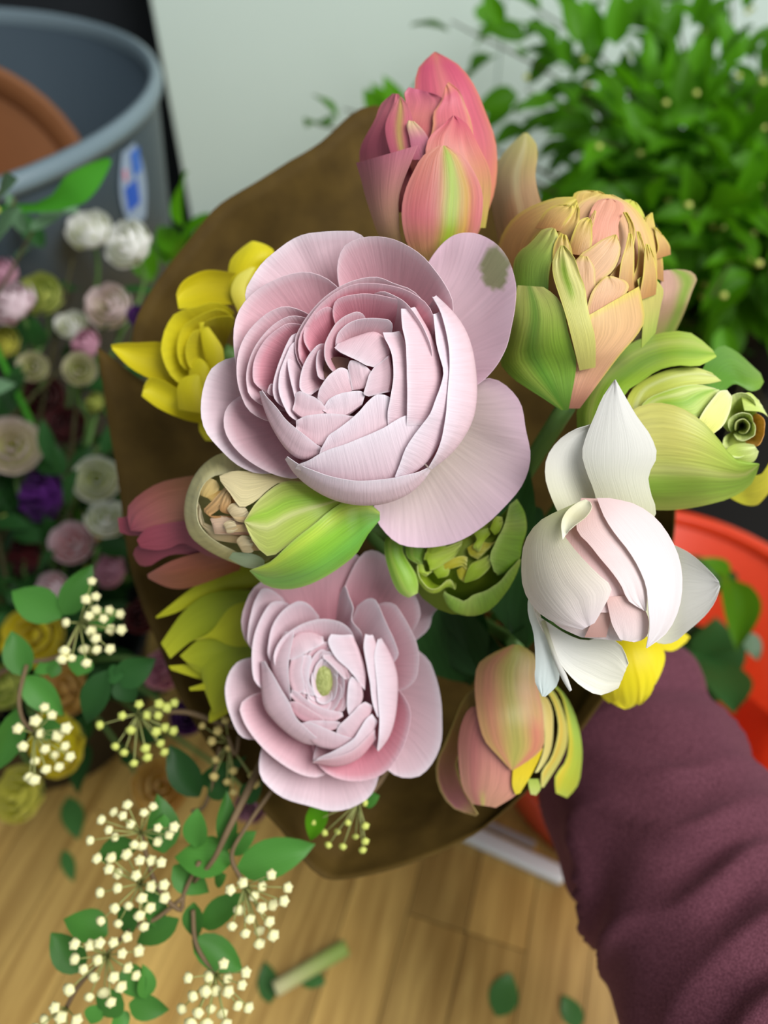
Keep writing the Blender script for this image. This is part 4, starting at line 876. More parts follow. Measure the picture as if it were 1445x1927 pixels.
def leaf_mat(name, rgb, tr=0.25, rough=0.45):
    m, nt, out = newmat(name); L = nt.links.new
    p = N(nt, 'ShaderNodeBsdfPrincipled'); oi = N(nt, 'ShaderNodeObjectInfo'); tc = N(nt, 'ShaderNodeTexCoord')
    hv = N(nt, 'ShaderNodeHueSaturation'); hv.inputs['Color'].default_value = lin(rgb) + (1,)
    mr = N(nt, 'ShaderNodeMapRange'); mr.inputs['To Min'].default_value = 0.7; mr.inputs['To Max'].default_value = 1.3
    L(oi.outputs['Random'], mr.inputs['Value']); L(mr.outputs[0], hv.inputs['Value'])
    wv = N(nt, 'ShaderNodeTexWave'); wv.inputs['Scale'].default_value = 3.5; wv.inputs['Distortion'].default_value = 1.5
    L(tc.outputs['Object'], wv.inputs['Vector'])
    mx = N(nt, 'ShaderNodeMixRGB', blend_type='MULTIPLY'); mx.inputs['Fac'].default_value = 0.12
    L(hv.outputs[0], mx.inputs['Color1']); L(wv.outputs['Color'], mx.inputs['Color2']); L(mx.outputs[0], p.inputs['Base Color'])
    p.inputs['Roughness'].default_value = rough; p.inputs['Specular IOR Level'].default_value = 0.22
    t = N(nt, 'ShaderNodeBsdfTranslucent'); L(hv.outputs[0], t.inputs['Color'])
    ms = N(nt, 'ShaderNodeMixShader'); ms.inputs['Fac'].default_value = tr
    L(p.outputs[0], ms.inputs[1]); L(t.outputs[0], ms.inputs[2]); L(ms.outputs[0], out.inputs['Surface'])
    return m
LF = leaf_mesh('leaf', leaf_mat('spirea_leaf', (74, 132, 54)))
LFN = leaf_mesh('leaf', leaf_mat('dark_leaf', (46, 92, 42)))
LFB = leaf_mesh('leaf', leaf_mat('bright_leaf', (84, 148, 16), 0.45), fold=0.25, droop=0.2, pw=0.8)
LFM = leaf_mesh('leaf', leaf_mat('mid_leaf', (58, 104, 18), 0.3), fold=0.25, droop=0.2, pw=0.8)
LFP = leaf_mesh('leaf', leaf_mat('pale_leaf', (104, 140, 104), 0.25), fold=0.1, pw=0.75)
TULF = leaf_mesh('leaf', leaf_mat('tulip_leaf', (52, 92, 44), 0.2), fold=0.5, droop=0.1, pw=0.75)
def bud_mesh():
    """little five-lobed unopened flower"""
    V = []; F_ = []; S = 10; prof = [(0.25, -0.55), (0.8, -0.3), (1.0, 0.1), (0.85, 0.55), (0.45, 0.86), (0.0, 0.92)]
    for i, (r, z) in enumerate(prof):
        for k in range(S):
            a = 2 * math.pi * k / S + i * 0.12; rr = r * (1 + (0.12 if k % 2 == 0 else -0.1) * (i > 1))
            V.append((rr * math.cos(a), rr * math.sin(a), z + (0.07 if k % 2 == 0 else -0.05) * (i > 2)))
    for i in range(len(prof) - 1):
        for k in range(S): F_.append((i * S + k, i * S + (k + 1) % S, (i + 1) * S + (k + 1) % S, (i + 1) * S + k))
    F_.append(tuple(range(S - 1, -1, -1)))
    me = bpy.data.meshes.new('bud'); me.from_pydata(V, [], F_)
    for p in me.polygons: p.use_smooth = True
    return me
BUD = bud_mesh(); BUD.materials.append(plain('cream_bud', (236, 232, 176), 0.6, 0.3, 0.12, 3))
BUDG = bud_mesh(); BUDG.materials.append(plain('green_bud', (196, 204, 104), 0.6, 0.3, 0.12, 3))
BUDB = bud_mesh(); BUDB.materials.append(plain('tan_bud', (206, 186, 116), 0.6, 0.3, 0.15, 3))
S1 = (0, 1060, 520 / 1445.0); S2 = (60, 1480, 600 / 1445.0); S3 = (480, 1440, 520 / 1445.0)
def tp(T, p): return (T[0] + p[0] * T[2], T[1] + p[1] * T[2])
class Sprig:
    def __init__(self, name, label, path, T, r=0.0011, cat='sprig'):
        pts = [px(*(tp(T, p) if T else p[:2]), p[2]) for p in path]
        self.root = thing(name, pts[0], label, cat); self.T = T
        tube('twig', pts, [r * (1.5 - 0.9 * i / (len(pts) - 1)) for i in range(len(pts))], M['twig'], self.root, 6)
    def twig(self, path, T=None, r=0.0008):
        T = T or self.T
        pts = [px(*tp(T, p), p[2]) for p in path]
        tube('twig', pts, [r] * len(pts), M['twig'], self.root, 6)
    def cluster(self, node, buds, d, rad=27, T=None, me=None, lift=0.006):
        T = T or self.T; k = px(*tp(T, node), d)
        V = []; F_ = []; places = []
        for b in buds:
            dd = d - lift + random.uniform(-0.004, 0.004)
            p = px(*tp(T, b), dd); mid = (k + p) / 2 + (CM.translation - p).normalized() * 0.002
            v, f = tube_geo([k, mid, p], [0.0003, 0.00025, 0.00025], 4, 5)
            o = len(V); V += v; F_ += [tuple(o + a for a in q) for q in f]; places.append((p, (p - mid).normalized()))
        cl = mesh_obj('flower_cluster', V, F_, M['pedicel'], self.root, kind=None)
        for p, dr in places:
            r = rad * T[2] / FPX * d * random.uniform(0.8, 1.02)
            q = (dr + (CM.translation - p).normalized() * 0.9).normalized().to_track_quat('Z', 'Y').to_matrix().to_4x4()
            put('bud', me or BUD, Matrix.Translation(p) @ q @ Matrix.Scale(r, 4), self.root, cl)
    def leaf(self, base, tip, wd, d0, d1=None, T=None, me=None, tilt=(0, 0)):
        T = T or self.T; d1 = d1 if d1 is not None else d0 - 0.003
        a = px(*tp(T, base), d0); b = px(*tp(T, tip), d1)
        nrm = (CM.translation - a).normalized() + Vector((tilt[0], tilt[1], 0))
        put('leaf', me or LF, leaf_matrix(a, b, nrm, wd * T[2] / FPX * d0), self.root)
M['pedicel'] = plain('pedicel', (150, 156, 92), 0.6)

# large spray hanging below the smaller ranunculus
G1 = stem_grip(px(500, 1400, 0.29))
s = Sprig('spirea_sprig', 'spirea sprig with cream buds hanging below the smaller ranunculus over the table', [(520, 1380, .285), (470, 1480, .268), (430, 1560, .262), (400, 1620, .262), (365, 1660, .264)], None)
s.T = S2
STEMS.append((s.root, px(520, 1380, .285), 0.0015, M['twig'], 'twig', 0.058))
s.twig([(1100, 0, .264), (960, 200, .262), (905, 320, .262), (960, 440, .262)])
s.twig([(760, 340, .263), (690, 480, .264), (670, 560, .264), (560, 440, .262), (490, 200, .262)])
s.twig([(690, 500, .264), (560, 600, .264), (460, 640, .264), (340, 760, .262), (215, 900, .262), (155, 1005, .262)])
s.twig([(730, 560, .264), (740, 700, .263), (790, 800, .262), (830, 850, .262)])
E_ = [(433, 85), (372, 118), (412, 133), (507, 120), (548, 92), (317, 152), (350, 197), (448, 172), (570, 187), (643, 183), (380, 228), (267, 244), (620, 218), (568, 248), (465, 262), (500, 265)]
F1 = [(297, 328), (360, 325), (430, 310), (488, 335), (540, 337), (585, 345), (350, 375), (393, 397), (472, 403), (390, 460), (312, 480), (540, 452), (597, 445), (498, 503), (600, 503), (440, 537), (377, 550), (535, 547), (488, 583), (315, 607), (393, 618), (508, 632)]
G_ = [(195, 715), (265, 720), (307, 710), (368, 708), (430, 683), (482, 745), (408, 757), (198, 782), (300, 785), (235, 827), (432, 820), (285, 860), (370, 862), (470, 855), (172, 917), (403, 905), (327, 928), (262, 950), (358, 975)]
H_ = [(103, 1002), (60, 1055), (132, 1045), (203, 1058), (20, 1100), (90, 1100), (160, 1110)]
I_ = [(955, 437), (1083, 400), (900, 468), (1040, 452), (1157, 458), (1005, 495), (1140, 518), (942, 555), (1040, 548), (1088, 535), (988, 597), (1075, 610), (908, 630), (1030, 650), (967, 663), (1092, 672), (1030, 708)]
J_ = [(868, 803), (710, 867), (805, 862), (968, 842), (885, 868), (950, 898), (788, 925), (835, 920), (888, 927), (732, 948), (932, 990), (683, 1005), (755, 1022), (812, 1003), (862, 1025), (980, 1000), (722, 1070), (793, 1072), (880, 1075)]
s.cluster((490, 210), E_, .262, 24); s.cluster((490, 440), F1, .26, 26); s.cluster((340, 765), G_, .258, 28); s.cluster((155, 1000), H_, .258, 28)
s.cluster((960, 450), I_, .257, 29); s.cluster((830, 850), J_, .256, 29)
for b, t, w_, *d in [((905, 345), (648, 300), 190), ((930, 372), (1268, 268), 170), ((640, 360), (795, 492), 130), ((885, 290), (880, 40), 95), ((745, 275), (738, 115), 120), ((900, 300), (1002, 208), 90),
                 ((768, 632), (950, 490), 120), ((735, 525), (730, 705), 100), ((665, 600), (465, 715), 110), ((728, 690), (955, 830), 140), ((600, 300), (580, 50), 150), ((342, 672), (150, 588), 150), ((235, 835), (85, 678), 140),
                 ((440, 985), (612, 1018), 105), ((400, 930), (300, 1040), 150), ((430, 800), (492, 975), 120), ((520, 960), (512, 820), 90), ((525, 440), (590, 650), 120), ((400, 640), (470, 560), 130), ((300, 310), (470, 260), 120), ((560, 250), (600, 140), 120),
                 ((830, 440), (870, 400), 70), ((380, 1030), (430, 1100), 90), ((300, 990), (260, 1080), 90)]:
    s.leaf(b, t, w_, .266, .264, tilt=(random.uniform(-.5, .5), random.uniform(-.5, .5)))

# smaller spray between it and the paper
s = Sprig('spirea_sprig', 'short spirea sprig with tan buds tucked between the kraft paper and the smaller ranunculus', [(520, 1340, .295), (440, 1365, .285), (350, 1340, .281), (260, 1345, .28)], None)
s.T = S1
STEMS.append((s.root, px(520, 1340, .295), 0.0013, M['twig'], 'twig', 0.058))
s.twig([(1250, 900, .282), (1230, 1000, .28), (1190, 900, .28)]); s.twig([(1150, 960, .283), (1080, 1250, .282), (1000, 1300, .281)])
C_ = [(727, 738), (830, 735), (640, 797), (768, 793), (870, 755), (825, 795), (910, 730), (525, 845), (685, 870), (815, 880), (860, 858), (905, 875), (605, 955), (650, 987), (838, 940), (760, 965), (858, 985), (770, 1012), (700, 1043)]
D_ = [(1140, 875), (1110, 930), (1195, 965), (1130, 1025), (1220, 1082), (1120, 1112), (1188, 1140), (1315, 1105), (1220, 1195), (1335, 1150), (1060, 850), (1180, 820)]
s.cluster((720, 790), C_, .278, 27, me=BUDG); s.cluster((1195, 940), D_, .285, 24, me=BUDB)
for b, t, w_ in [((1040, 1220), (880, 970), 170), ((1040, 1150), (1280, 1030), 110), ((1150, 1240), (1130, 1100), 120), ((1260, 1240), (1360, 1150), 110), ((560, 560), (430, 850), 150), ((600, 620), (800, 510), 160), ((620, 600), (700, 725), 140), ((560, 580), (640, 580), 100)]:
    s.leaf(b, t, w_, .284, .282, me=LFN, tilt=(random.uniform(-.4, .4), random.uniform(-.4, .4)))

# spray reaching in from the bucket at the left
s = Sprig('spirea_sprig', 'spirea sprig with cream buds reaching up from the dark bucket of flowers', [(-60, 1330, .40), (-30, 1290, .33), (30, 1252, .292), (110, 1235, .284), (150, 1180, .282)], None)
s.T = S1
tube('twig', [px(-60, 1330, .40), Vector((-0.20, 0.24, 0.13)), Vector((-0.2, 0.27, 0.02))], [0.0014] * 3, M['twig'], s.root, 6)
s.twig([(140, 530, .285), (100, 700, .282), (120, 820, .28), (180, 890, .28)]); s.twig([(330, 480, .284), (415, 320, .28)])
A_ = [(480, 95), (450, 190), (500, 175), (500, 245), (465, 275), (570, 245), (625, 265), (540, 290), (350, 310), (475, 352), (575, 345), (632, 347), (500, 392), (340, 455), (440, 445), (505, 450), (573, 447), (375, 493), (325, 500), (452, 520)]
B_ = [(232, 755), (270, 795), (185, 825), (95, 865), (207, 890), (345, 862), (300, 900), (122, 955), (235, 970), (338, 955), (285, 1000), (365, 1010), (185, 1030), (240, 1075), (308, 1062), (155, 1115), (180, 1130)]
s.cluster((415, 310), A_, .276, 29); s.cluster((180, 890), B_, .275, 31)
for b, t, w_ in [((320, 285), (55, 138), 190), ((330, 270), (470, 20), 150), ((130, 590), (55, 362), 150), ((130, 590), (320, 800), 150), ((90, 760), (0, 1090), 150), ((310, 510), (170, 575), 80), ((300, 520), (270, 600), 70), ((440, 480), (400, 590), 130), ((470, 330), (600, 250), 110), ((200, 880), (310, 850), 120)]:
    s.leaf(b, t, w_, .286, .284, tilt=(random.uniform(-.3, .3), random.uniform(-.3, .3)))

# little green sprig lying on the paper below
s = Sprig('spirea_sprig', 'tiny green budded spirea sprig lying against the lower kraft paper edge', [(760, 1380, .29), (720, 1460, .272), (690, 1500, .266), (672, 1520, .264)], None)
s.T = S3
STEMS.append((s.root, px(760, 1380, .29), 0.001, M['twig'], 'twig', 0.055))
s.cluster((540, 190), [(570, 195), (575, 315), (485, 298), (432, 345), (525, 370), (385, 415), (460, 422), (575, 395), (562, 440), (305, 295), (365, 350)], .263, 22, me=BUDG, lift=0.002)
s.leaf((350, 180), (285, 405), 115, .264, .262, me=LFB); s.leaf((560, 190), (640, 160), 90, .265); s.twig([(560, 180, .265), (440, 160, .264), (350, 180, .264)])
# ================================================================== stems of the bouquet, side by side through the hand
ex2 = AXIS.cross(Vector((0, 0, 1))).normalized(); ey2 = AXIS.cross(ex2).normalized()
SL = []
for (rt_, a, r, m, nm, end) in STEMS:
    g = stem_grip(a, 0.15) - GRIP; SL.append([g.dot(ex2), g.dot(ey2), r])
for it in range(600):
    for i in range(len(SL)):
        for j in range(i):
            dx, dy = SL[i][0] - SL[j][0], SL[i][1] - SL[j][1]; d = math.hypot(dx, dy) + 1e-9; need = SL[i][2] + SL[j][2] + 0.0009
            if d < need:
                k = (need - d) / d * 0.5
                SL[i][0] += dx * k; SL[i][1] += dy * k; SL[j][0] -= dx * k; SL[j][1] -= dy * k
    for q in SL:
        d = math.hypot(q[0], q[1]); lim = 0.0192 - q[2]
        if d > lim: q[0] *= lim / d; q[1] *= lim / d
rs = random.Random(3)
for (rt_, a, r, m, nm, end), q in sorted(zip(STEMS, SL), key=lambda z: -z[0][2]):
    g = GRIP + ex2 * q[0] + ey2 * q[1]; d = g - a
    def mk(k):
        w_ = 0.00022 * k
        o1 = Vector((rs.uniform(-1, 1), rs.uniform(-1, 1), rs.uniform(-1, 1))) * w_; o2 = Vector((rs.uniform(-1, 1), rs.uniform(-1, 1), rs.uniform(-1, 1))) * w_ * 0.5
        return [a, a + d * 0.33 + o1, a + d * 0.68 + o2, g, g + AXIS * end * 0.5, g + AXIS * end], [r] * 6
    o, best = free_tube(nm, mk, m, rt_, 8 if r > 0.002 else 6, 90)
for rt_, a_, b_, w_ in LATE_LEAVES:
    best = None
    for k in range(160):
        w2 = 0.3 * k
        A = px(a_[0] + rs.uniform(-1, 1) * w2, a_[1] + rs.uniform(-1, 1) * w2, a_[2] + rs.uniform(-1, 1) * w2 * 0.0012)
        Bp = px(b_[0] + rs.uniform(-1, 1) * w2, b_[1] + rs.uniform(-1, 1) * w2, b_[2] + rs.uniform(-1, 1) * w2 * 0.0012)
        mt = leaf_matrix(A, Bp, CM.translation - A + Vector((rs.uniform(-1, 1), rs.uniform(-1, 1), rs.uniform(-1, 1))) * w2 * 0.02, w_)
        n_ = reg_hits(*placed(TULF, mt), top_name(rt_))
        if best is None or n_ < best[0]: best = (n_, mt)
        if n_ == 0: break
    put('leaf', TULF, best[1], rt_)
# ================================================================== the arm that holds the bouquet
person = thing('person', px(1500, 1990, .26), 'arm in a maroon ribbed sleeve holding up the bouquet', 'person')
# hand and forearm: one skinned body
W0 = px(1065, 1215, .385); EL_ = px(1560, 2090, .25)
g = GRIP + AXIS * 0.034
toh = (W0 - g).normalized(); ax_ = AXIS
side = toh.cross(ax_).normalized()
palm = g + toh * 0.047
knots = []; edges = []; rad = []
def kv(p, r, par=None):
    knots.append(Vector(p)); rad.append(r)
    if par is not None: edges.append((par, len(knots) - 1))
    return len(knots) - 1
r0 = kv(palm, 0.022)
wr = kv(palm + (W0 - palm) * 0.8, 0.024, r0); fm = kv(W0 + (EL_ - W0) * 0.3, 0.030, wr); kv(EL_, 0.038, fm)
for i, (o_, ln, rr) in enumerate(((-0.030, 0.94, .0092), (-0.010, 1.02, .0095), (0.010, 1.0, .0092), (0.029, 0.85, .0082))):
    c = g + ax_ * o_
    a0 = kv(c + toh * 0.036 + side * 0.016, rr * 1.15, r0)
    p = a0; R_ = 0.035 * (0.96 + 0.04 * ln)
    for k, th in enumerate((75, 130, 185, 235)):
        a = math.radians(th * ln)
        p = kv(c + toh * math.cos(a) * R_ + side * math.sin(a) * R_, rr * (1 - 0.08 * k), p)
t0 = kv(g - ax_ * 0.026 + toh * 0.038 - side * 0.022, 0.0125, r0)
t1 = kv(g - ax_ * 0.03 + toh * 0.010 - side * 0.0365, 0.0108, t0); kv(g - ax_ * 0.028 - toh * 0.018 - side * 0.031, 0.0092, t1)
off = wl(person)
me = bpy.data.meshes.new('body'); me.from_pydata([tuple(v - off) for v in knots], edges, [])
bo = bpy.data.objects.new('body', me); COL.objects.link(bo); bo.parent = person
sk = bo.modifiers.new('skin', 'SKIN'); sk.use_smooth_shade = True
for i, v in enumerate(me.skin_vertices[0].data):
    v.radius = (rad[i], rad[i]); v.use_root = (i == 0)
sb = bo.modifiers.new('sub', 'SUBSURF'); sb.levels = 2; sb.render_levels = 2
me.materials.append(plain('skin', (206, 160, 136), 0.55, 0.4, 0.06, 40)); bo['label'] = 'hand closed round the stems'
# sleeve with gathered folds
def sleeve_mat():
    m, nt, out = newmat('maroon_knit'); L = nt.links.new
    p = N(nt, 'ShaderNodeBsdfPrincipled'); tc = N(nt, 'ShaderNodeTexCoord')
    no = N(nt, 'ShaderNodeTexNoise'); no.inputs['Scale'].default_value = 1600; no.inputs['Detail'].default_value = 2
    L(tc.outputs['Object'], no.inputs['Vector'])
    r = N(nt, 'ShaderNodeValToRGB'); e = r.color_ramp.elements
    e[0].position = 0.35; e[0].color = lin((74, 38, 48)) + (1,); e[1].position = 0.7; e[1].color = lin((106, 62, 74)) + (1,)
    L(no.outputs['Fac'], r.inputs['Fac']); L(r.outputs[0], p.inputs['Base Color']); p.inputs['Roughness'].default_value = 0.85
    p.inputs['Specular IOR Level'].default_value = 0.15; p.inputs['Sheen Weight'].default_value = 0.2; p.inputs['Sheen Tint'].default_value = lin((200, 140, 160)) + (1,)
    b = N(nt, 'ShaderNodeBump'); b.inputs['Strength'].default_value = 0.25; b.inputs['Distance'].default_value = 0.0006
    L(no.outputs['Fac'], b.inputs['Height']); L(b.outputs[0], p.inputs['Normal']); L(p.outputs[0], out.inputs['Surface'])
    return m
path = [(1100, 1258, .377, .034), (1152, 1355, .356, .0418), (1235, 1520, .325, .0445), (1330, 1700, .298, .0465), (1430, 1880, .275, .049), (1570, 2100, .25, .052)]
PT = resample([tuple(px(a, b, c)) + (r,) for a, b, c, r in path], 150, arc=False)
PP = [Vector(p[:3]) for p in PT]; fr = frame_along(PP)
V = []; Q = []; SEG = 72
for i, (p, q) in enumerate(zip(PP, PT)):
    t = i / (len(PP) - 1)
    for k in range(SEG):
        a = 2 * math.pi * k / SEG
        cs, sn = math.cos(a), math.sin(a)
        u = t * 15 + 0.7 * math.sin(a + 0.6) + 2.2 * noise.noise((cs * 0.9, sn * 0.9, t * 4))
        amp = (0.0012 + 0.0042 * max(0, noise.noise((cs * 1.3 + 4, sn * 1.3, t * 5)) + 0.15)) * (0.55 + 0.95 * smooth(0.25, 0.65, t))
        f = (1 - abs(math.sin(u * math.pi * 0.5)) ** 0.6) * 1.6
        rr = q[3] + amp * (f - 0.5) + 0.002 * noise.noise((cs * 2, sn * 2, t * 9)) + 0.004 * math.exp(-((t - 0.16) / 0.05) ** 2) - 0.003 * math.exp(-((t - 0.26) / 0.03) ** 2)
        V.append(p + (fr[i][0] * cs + fr[i][1] * sn) * rr)
n0 = len(V)
for i in range(len(PP) - 1):
    for k in range(SEG): Q.append((i * SEG + k, i * SEG + (k + 1) % SEG, (i + 1) * SEG + (k + 1) % SEG, (i + 1) * SEG + k))
sl = mesh_obj('sleeve', V, Q, sleeve_mat(), person); sl['label'] = 'maroon sleeve gathered in folds'
m_ = sl.modifiers.new('thickness', 'SOLIDIFY'); m_.thickness = 0.0015
# ================================================================== things on the table behind
tub = thing('plastic_tub', (-0.409, 0.609, 0), 'large dark grey plastic tub with a label, standing before the white board', 'tub')
TG = plain('grey_plastic', (62, 76, 86), 0.4, 0.5, 0.06, 12)
lathe('body', [(0.0, 0.004), (0.195, 0.004), (0.2, 0.0), (0.207, 0.0), (0.236, 0.295), (0.2365, 0.298), (0.231, 0.298), (0.202, 0.012), (0.0, 0.012)], TG, tub, 72, (-0.409, 0.609, 0))
lathe('rim', [(0.232, 0.2985), (0.240, 0.2985), (0.242, 0.304), (0.240, 0.309), (0.235, 0.311), (0.232, 0.307), (0.232, 0.2985)], plain('grey_plastic_rim', (112, 130, 138), 0.35, 0.5, 0.05, 12), tub, 72, (-0.409, 0.609, 0))
def patch(name, a0, a1, z0, z1, dr, mat, par, shape=None, n=14):
    V = []; Q = []
    for i in range(n):
        for j in range(n):
            s, t = i / (n - 1), j / (n - 1)
            hw = shape(t) if shape else 1.0
            a = (a0 + a1) / 2 + (a1 - a0) * (s - 0.5) * hw; z = z0 + (z1 - z0) * t; r = 0.207 + (z / 0.295) * 0.029 + dr
            V.append((-0.409 + r * math.cos(a), 0.609 + r * math.sin(a), z))
    for i in range(n - 1):
        for j in range(n - 1): Q.append((i * n + j, (i + 1) * n + j, (i + 1) * n + j + 1, i * n + j + 1))
    return mesh_obj(name, V, Q, mat, par)
A0 = math.radians(-13)
st = patch('sticker', A0 - 0.085, A0 + 0.085, 0.236, 0.291, 0.0012, plain('sticker_white', (150, 168, 190), 0.4), tub, lambda t: 0.3 + 0.7 * math.sin(math.pi * (0.12 + 0.8 * t)))
patch('emblem', A0 - 0.06, A0 + 0.02, 0.25, 0.268, 0.0018, plain('sticker_blue', (40, 88, 190), 0.4), st)
patch('emblem', A0 + 0.0, A0 + 0.06, 0.27, 0.287, 0.0018, plain('sticker_blue_light', (60, 110, 200), 0.4), st)
patch('emblem', A0 - 0.055, A0 - 0.035, 0.272, 0.28, 0.0018, plain('sticker_pink', (206, 130, 150), 0.4), st)
BR = plain('brown_pot', (128, 82, 48), 0.6, 0.3, 0.12, 30)
def pot(label, at, axis, r0, r1, h):
    t = thing('plant_pot', at, label, 'pot'); R = Vector(axis).to_track_quat('Z', 'Y').to_matrix()
    lathe('body', [(0.0, 0.0), (r0, 0.0), (r1, h * 0.82), (r1 - 0.003, h * 0.82), (r0 - 0.003, 0.004), (0.0, 0.004)], BR, t, 40, at, R)
    lathe('collar', [(r1 - 0.002, h * 0.82), (r1 + 0.006, h * 0.82), (r1 + 0.008, h), (r1 + 0.003, h), (r1 - 0.002, h * 0.82)], BR, t, 40, at, R)
pot('brown plastic plant pot tipped against the rim inside the grey tub', (-0.40, 0.665, 0.175), (0.62, -0.55, 0.52), 0.062, 0.085, 0.15)
pot('brown plastic plant pot lying deep in the grey tub under another', (-0.50, 0.54, 0.08), (0.9, -0.2, 0.05), 0.045, 0.055, 0.14)

BX, BY = 0.165, 0.250
bk = thing('bucket', (BX, BY, 0), 'orange red plastic bucket of leafy cuttings beside the sleeve', 'bucket')
OR = plain('orange_plastic', (214, 62, 26), 0.35, 0.5, 0.05, 20)
lathe('body', [(0.0, 0.003), (0.079, 0.003), (0.081, 0.0), (0.087, 0.0), (0.1105, 0.122), (0.1065, 0.122), (0.083, 0.006), (0.0, 0.006)], OR, bk, 64, (BX, BY, 0))
lathe('rim', [(0.107, 0.1225), (0.114, 0.1225), (0.1165, 0.126), (0.115, 0.129), (0.11, 0.130), (0.107, 0.128), (0.107, 0.1225)], OR, bk, 64, (BX, BY, 0))
# white bar and plastic sheet on the table in front of it
WT = plain('white_plastic', (226, 230, 230), 0.35, 0.5, 0.03, 30)
TR = Matrix.Rotation(math.radians(-25), 3, 'Z')
def slab(name, label, cat, part, c, x0, x1, y0, y1, z0, z1, mat, bev):
    t = thing(name, (c[0], c[1], 0), label, cat)
    V, F_ = box_geo(x0, x1, y0, y1, z0, z1)
    o = mesh_obj(part, [Vector((c[0], c[1], 0)) + TR @ Vector(v) for v in V], F_, mat, t, smooth_=False); m = o.modifiers.new('soft', 'BEVEL'); m.width = bev; m.segments = 3
slab('plastic_bar', 'white plastic bar lying on the table before the orange bucket', 'bar', 'bar', (0.070, 0.1855), -0.05, 0.045, -0.0055, 0.0055, 0.0003, 0.009, WT, 0.003)
slab('plastic_sheet', 'thin grey plastic sheet between the white bar and orange bucket', 'sheet', 'sheet', (0.078, 0.196), -0.05, 0.020, -0.003, 0.0015, 0.0003, 0.0025, plain('grey_plastic_film', (176, 174, 174), 0.3), 0.0005)

# leafy shrub branches standing in the bucket
JOBS = []; HEADS = []
def veils(p, owner, k=0.95):
    """whether a point would hang in front of a bloom that shows in the photograph"""
    q = CM.inverted() @ p; u, v, d = 722.5 - q.x / q.z * FPX, 963.5 + q.y / q.z * FPX, -q.z
    return any(o != owner and d < hd and (u - hu) ** 2 + (v - hv) ** 2 < (hr * k) ** 2 for o, hu, hv, hr, hd in HEADS)
def veiling(pts, owner):
    return 0.25 * sum(veils(Vector(p), owner) for p in resample([tuple(p) for p in pts], 40, arc=False))
def branch(tipuvd, midz, nleaf, label, name='leafy_branch', root=None, me=None, spread=0.04, lsz=0.034, group=None, t0=0.3, ybud=8, mouth=None):
    rr = random.Random(len(label) * 31 + int(tipuvd[0] * 7 + tipuvd[1]))
    tip = px(*tipuvd)
    mx_, my_, mr_, mz_ = mouth or (BX, BY, 0.075, 0.14)
    dv = Vector((tip.x - mx_, tip.y - my_, 0)); dv = dv * min(1.0, 0.75 * mr_ / max(dv.length, 1e-4)) + Vector((rr.uniform(-1, 1), rr.uniform(-1, 1), 0)) * mr_ * 0.6
    if dv.length > 0.8 * mr_: dv = dv * (0.8 * mr_ / dv.length)
    rt = Vector((mx_ + dv.x * 0.55, my_ + dv.y * 0.55, 0.012))
    t = thing(name, rt, label, 'branch', group)
    def mk(k):
        w_ = min(1.0, k / 60.0); j = lambda s_: Vector((rr.uniform(-1, 1), rr.uniform(-1, 1), 0)) * s_ * w_
        e = dv + j(mr_ * 0.9)
        if e.length > 0.85 * mr_: e = e * (0.85 * mr_ / e.length)
        m0 = Vector((mx_ + e.x * 0.62, my_ + e.y * 0.62, 0.012)); m1 = Vector((mx_ + e.x, my_ + e.y, mz_))
        tp_ = tip + j(0.012)
        m2 = m1 + (tp_ - m1) * 0.5 + Vector((0, 0, midz * 0.5)) + j(0.03)
        return [m0, m0 + (m1 - m0) * 0.5, m1, m2, tp_], [0.0016, 0.0016, 0.0015, 0.0012, 0.0007]
    tw, best = free_tube('twig', mk, M['branch'], t, 6, 160, extra=lambda pts: veiling(pts, t.name))
    path = resample([tuple(p_) for p_ in best[1]], 60, arc=False)
    JOBS.append((t, path, rr, nleaf, me or LFB, spread, lsz, t0, ybud, mz_))
    return t
def name_is(o, n): return o.name.split('.')[0] == n
def pxv(p):
    q = CM.inverted() @ p; return 963.5 + q.y / q.z * FPX
def run_jobs():
    for t, path, rr, nleaf, me, spread, lsz, t0, ybud, mz_ in JOBS:
        for k in range(nleaf):
            for tr_ in range(12):
                q = t0 + (1 - t0) * (k + rr.random()) / nleaf
                i = min(58, int(q * 59)); p = Vector(path[i]); d = (Vector(path[i + 1]) - p).normalized()
                a = k * 2.4 + tr_ * 0.9 + rr.uniform(-.5, .5)
                o1 = d.orthogonal().normalized(); o2 = d.cross(o1)
                out = o1 * math.cos(a) + o2 * math.sin(a)
                b = p + out * rr.uniform(0.0, spread) + d * rr.uniform(-.01, .01)
                dr = (out * 1.0 + d * 0.7 + Vector((0, 0, rr.uniform(-.3, .5)))).normalized()
                L_ = lsz * rr.uniform(0.65, 1.15) * (1.05 if tr_ < 9 else 0.8)
                if min(b.z, (b + dr * L_).z) < mz_ - 0.012 and mz_ > 0.05: continue
                if name_is(t, 'leafy_branch') and max(pxv(b), pxv(b + dr * L_)) > 935: continue
                nrm = (Vector((0, -0.35, 0.9)) + Vector((rr.uniform(-.6, .6), rr.uniform(-.6, .6), rr.uniform(-.2, .4))))
                mt = leaf_matrix(b, b + dr * L_, nrm, L_ * rr.uniform(.42, .52))
                if any(veils(b + dr * L_ * f, t.name) for f in (0.0, 0.3, 0.6, 1.0)): continue
                if reg_hits(*placed(me, mt), t.name): continue
                put('leaf', me, mt, t)
                break
        for k in range(ybud):
            q = t0 + (1 - t0) * rr.random(); p = Vector(path[min(59, int(q * 59))]) + Vector((rr.uniform(-1, 1), rr.uniform(-1, 1), rr.uniform(-1, 1))) * spread * 0.6
            mt = Matrix.Translation(p) @ Matrix.Scale(0.0026, 4)
            if p.z > mz_ and not veils(p, t.name) and not reg_hits(*placed(BUDG, mt), t.name): put('bud', BUDG, mt, t)
PAIL = (0.30, 0.60, 0.055, 0.165)
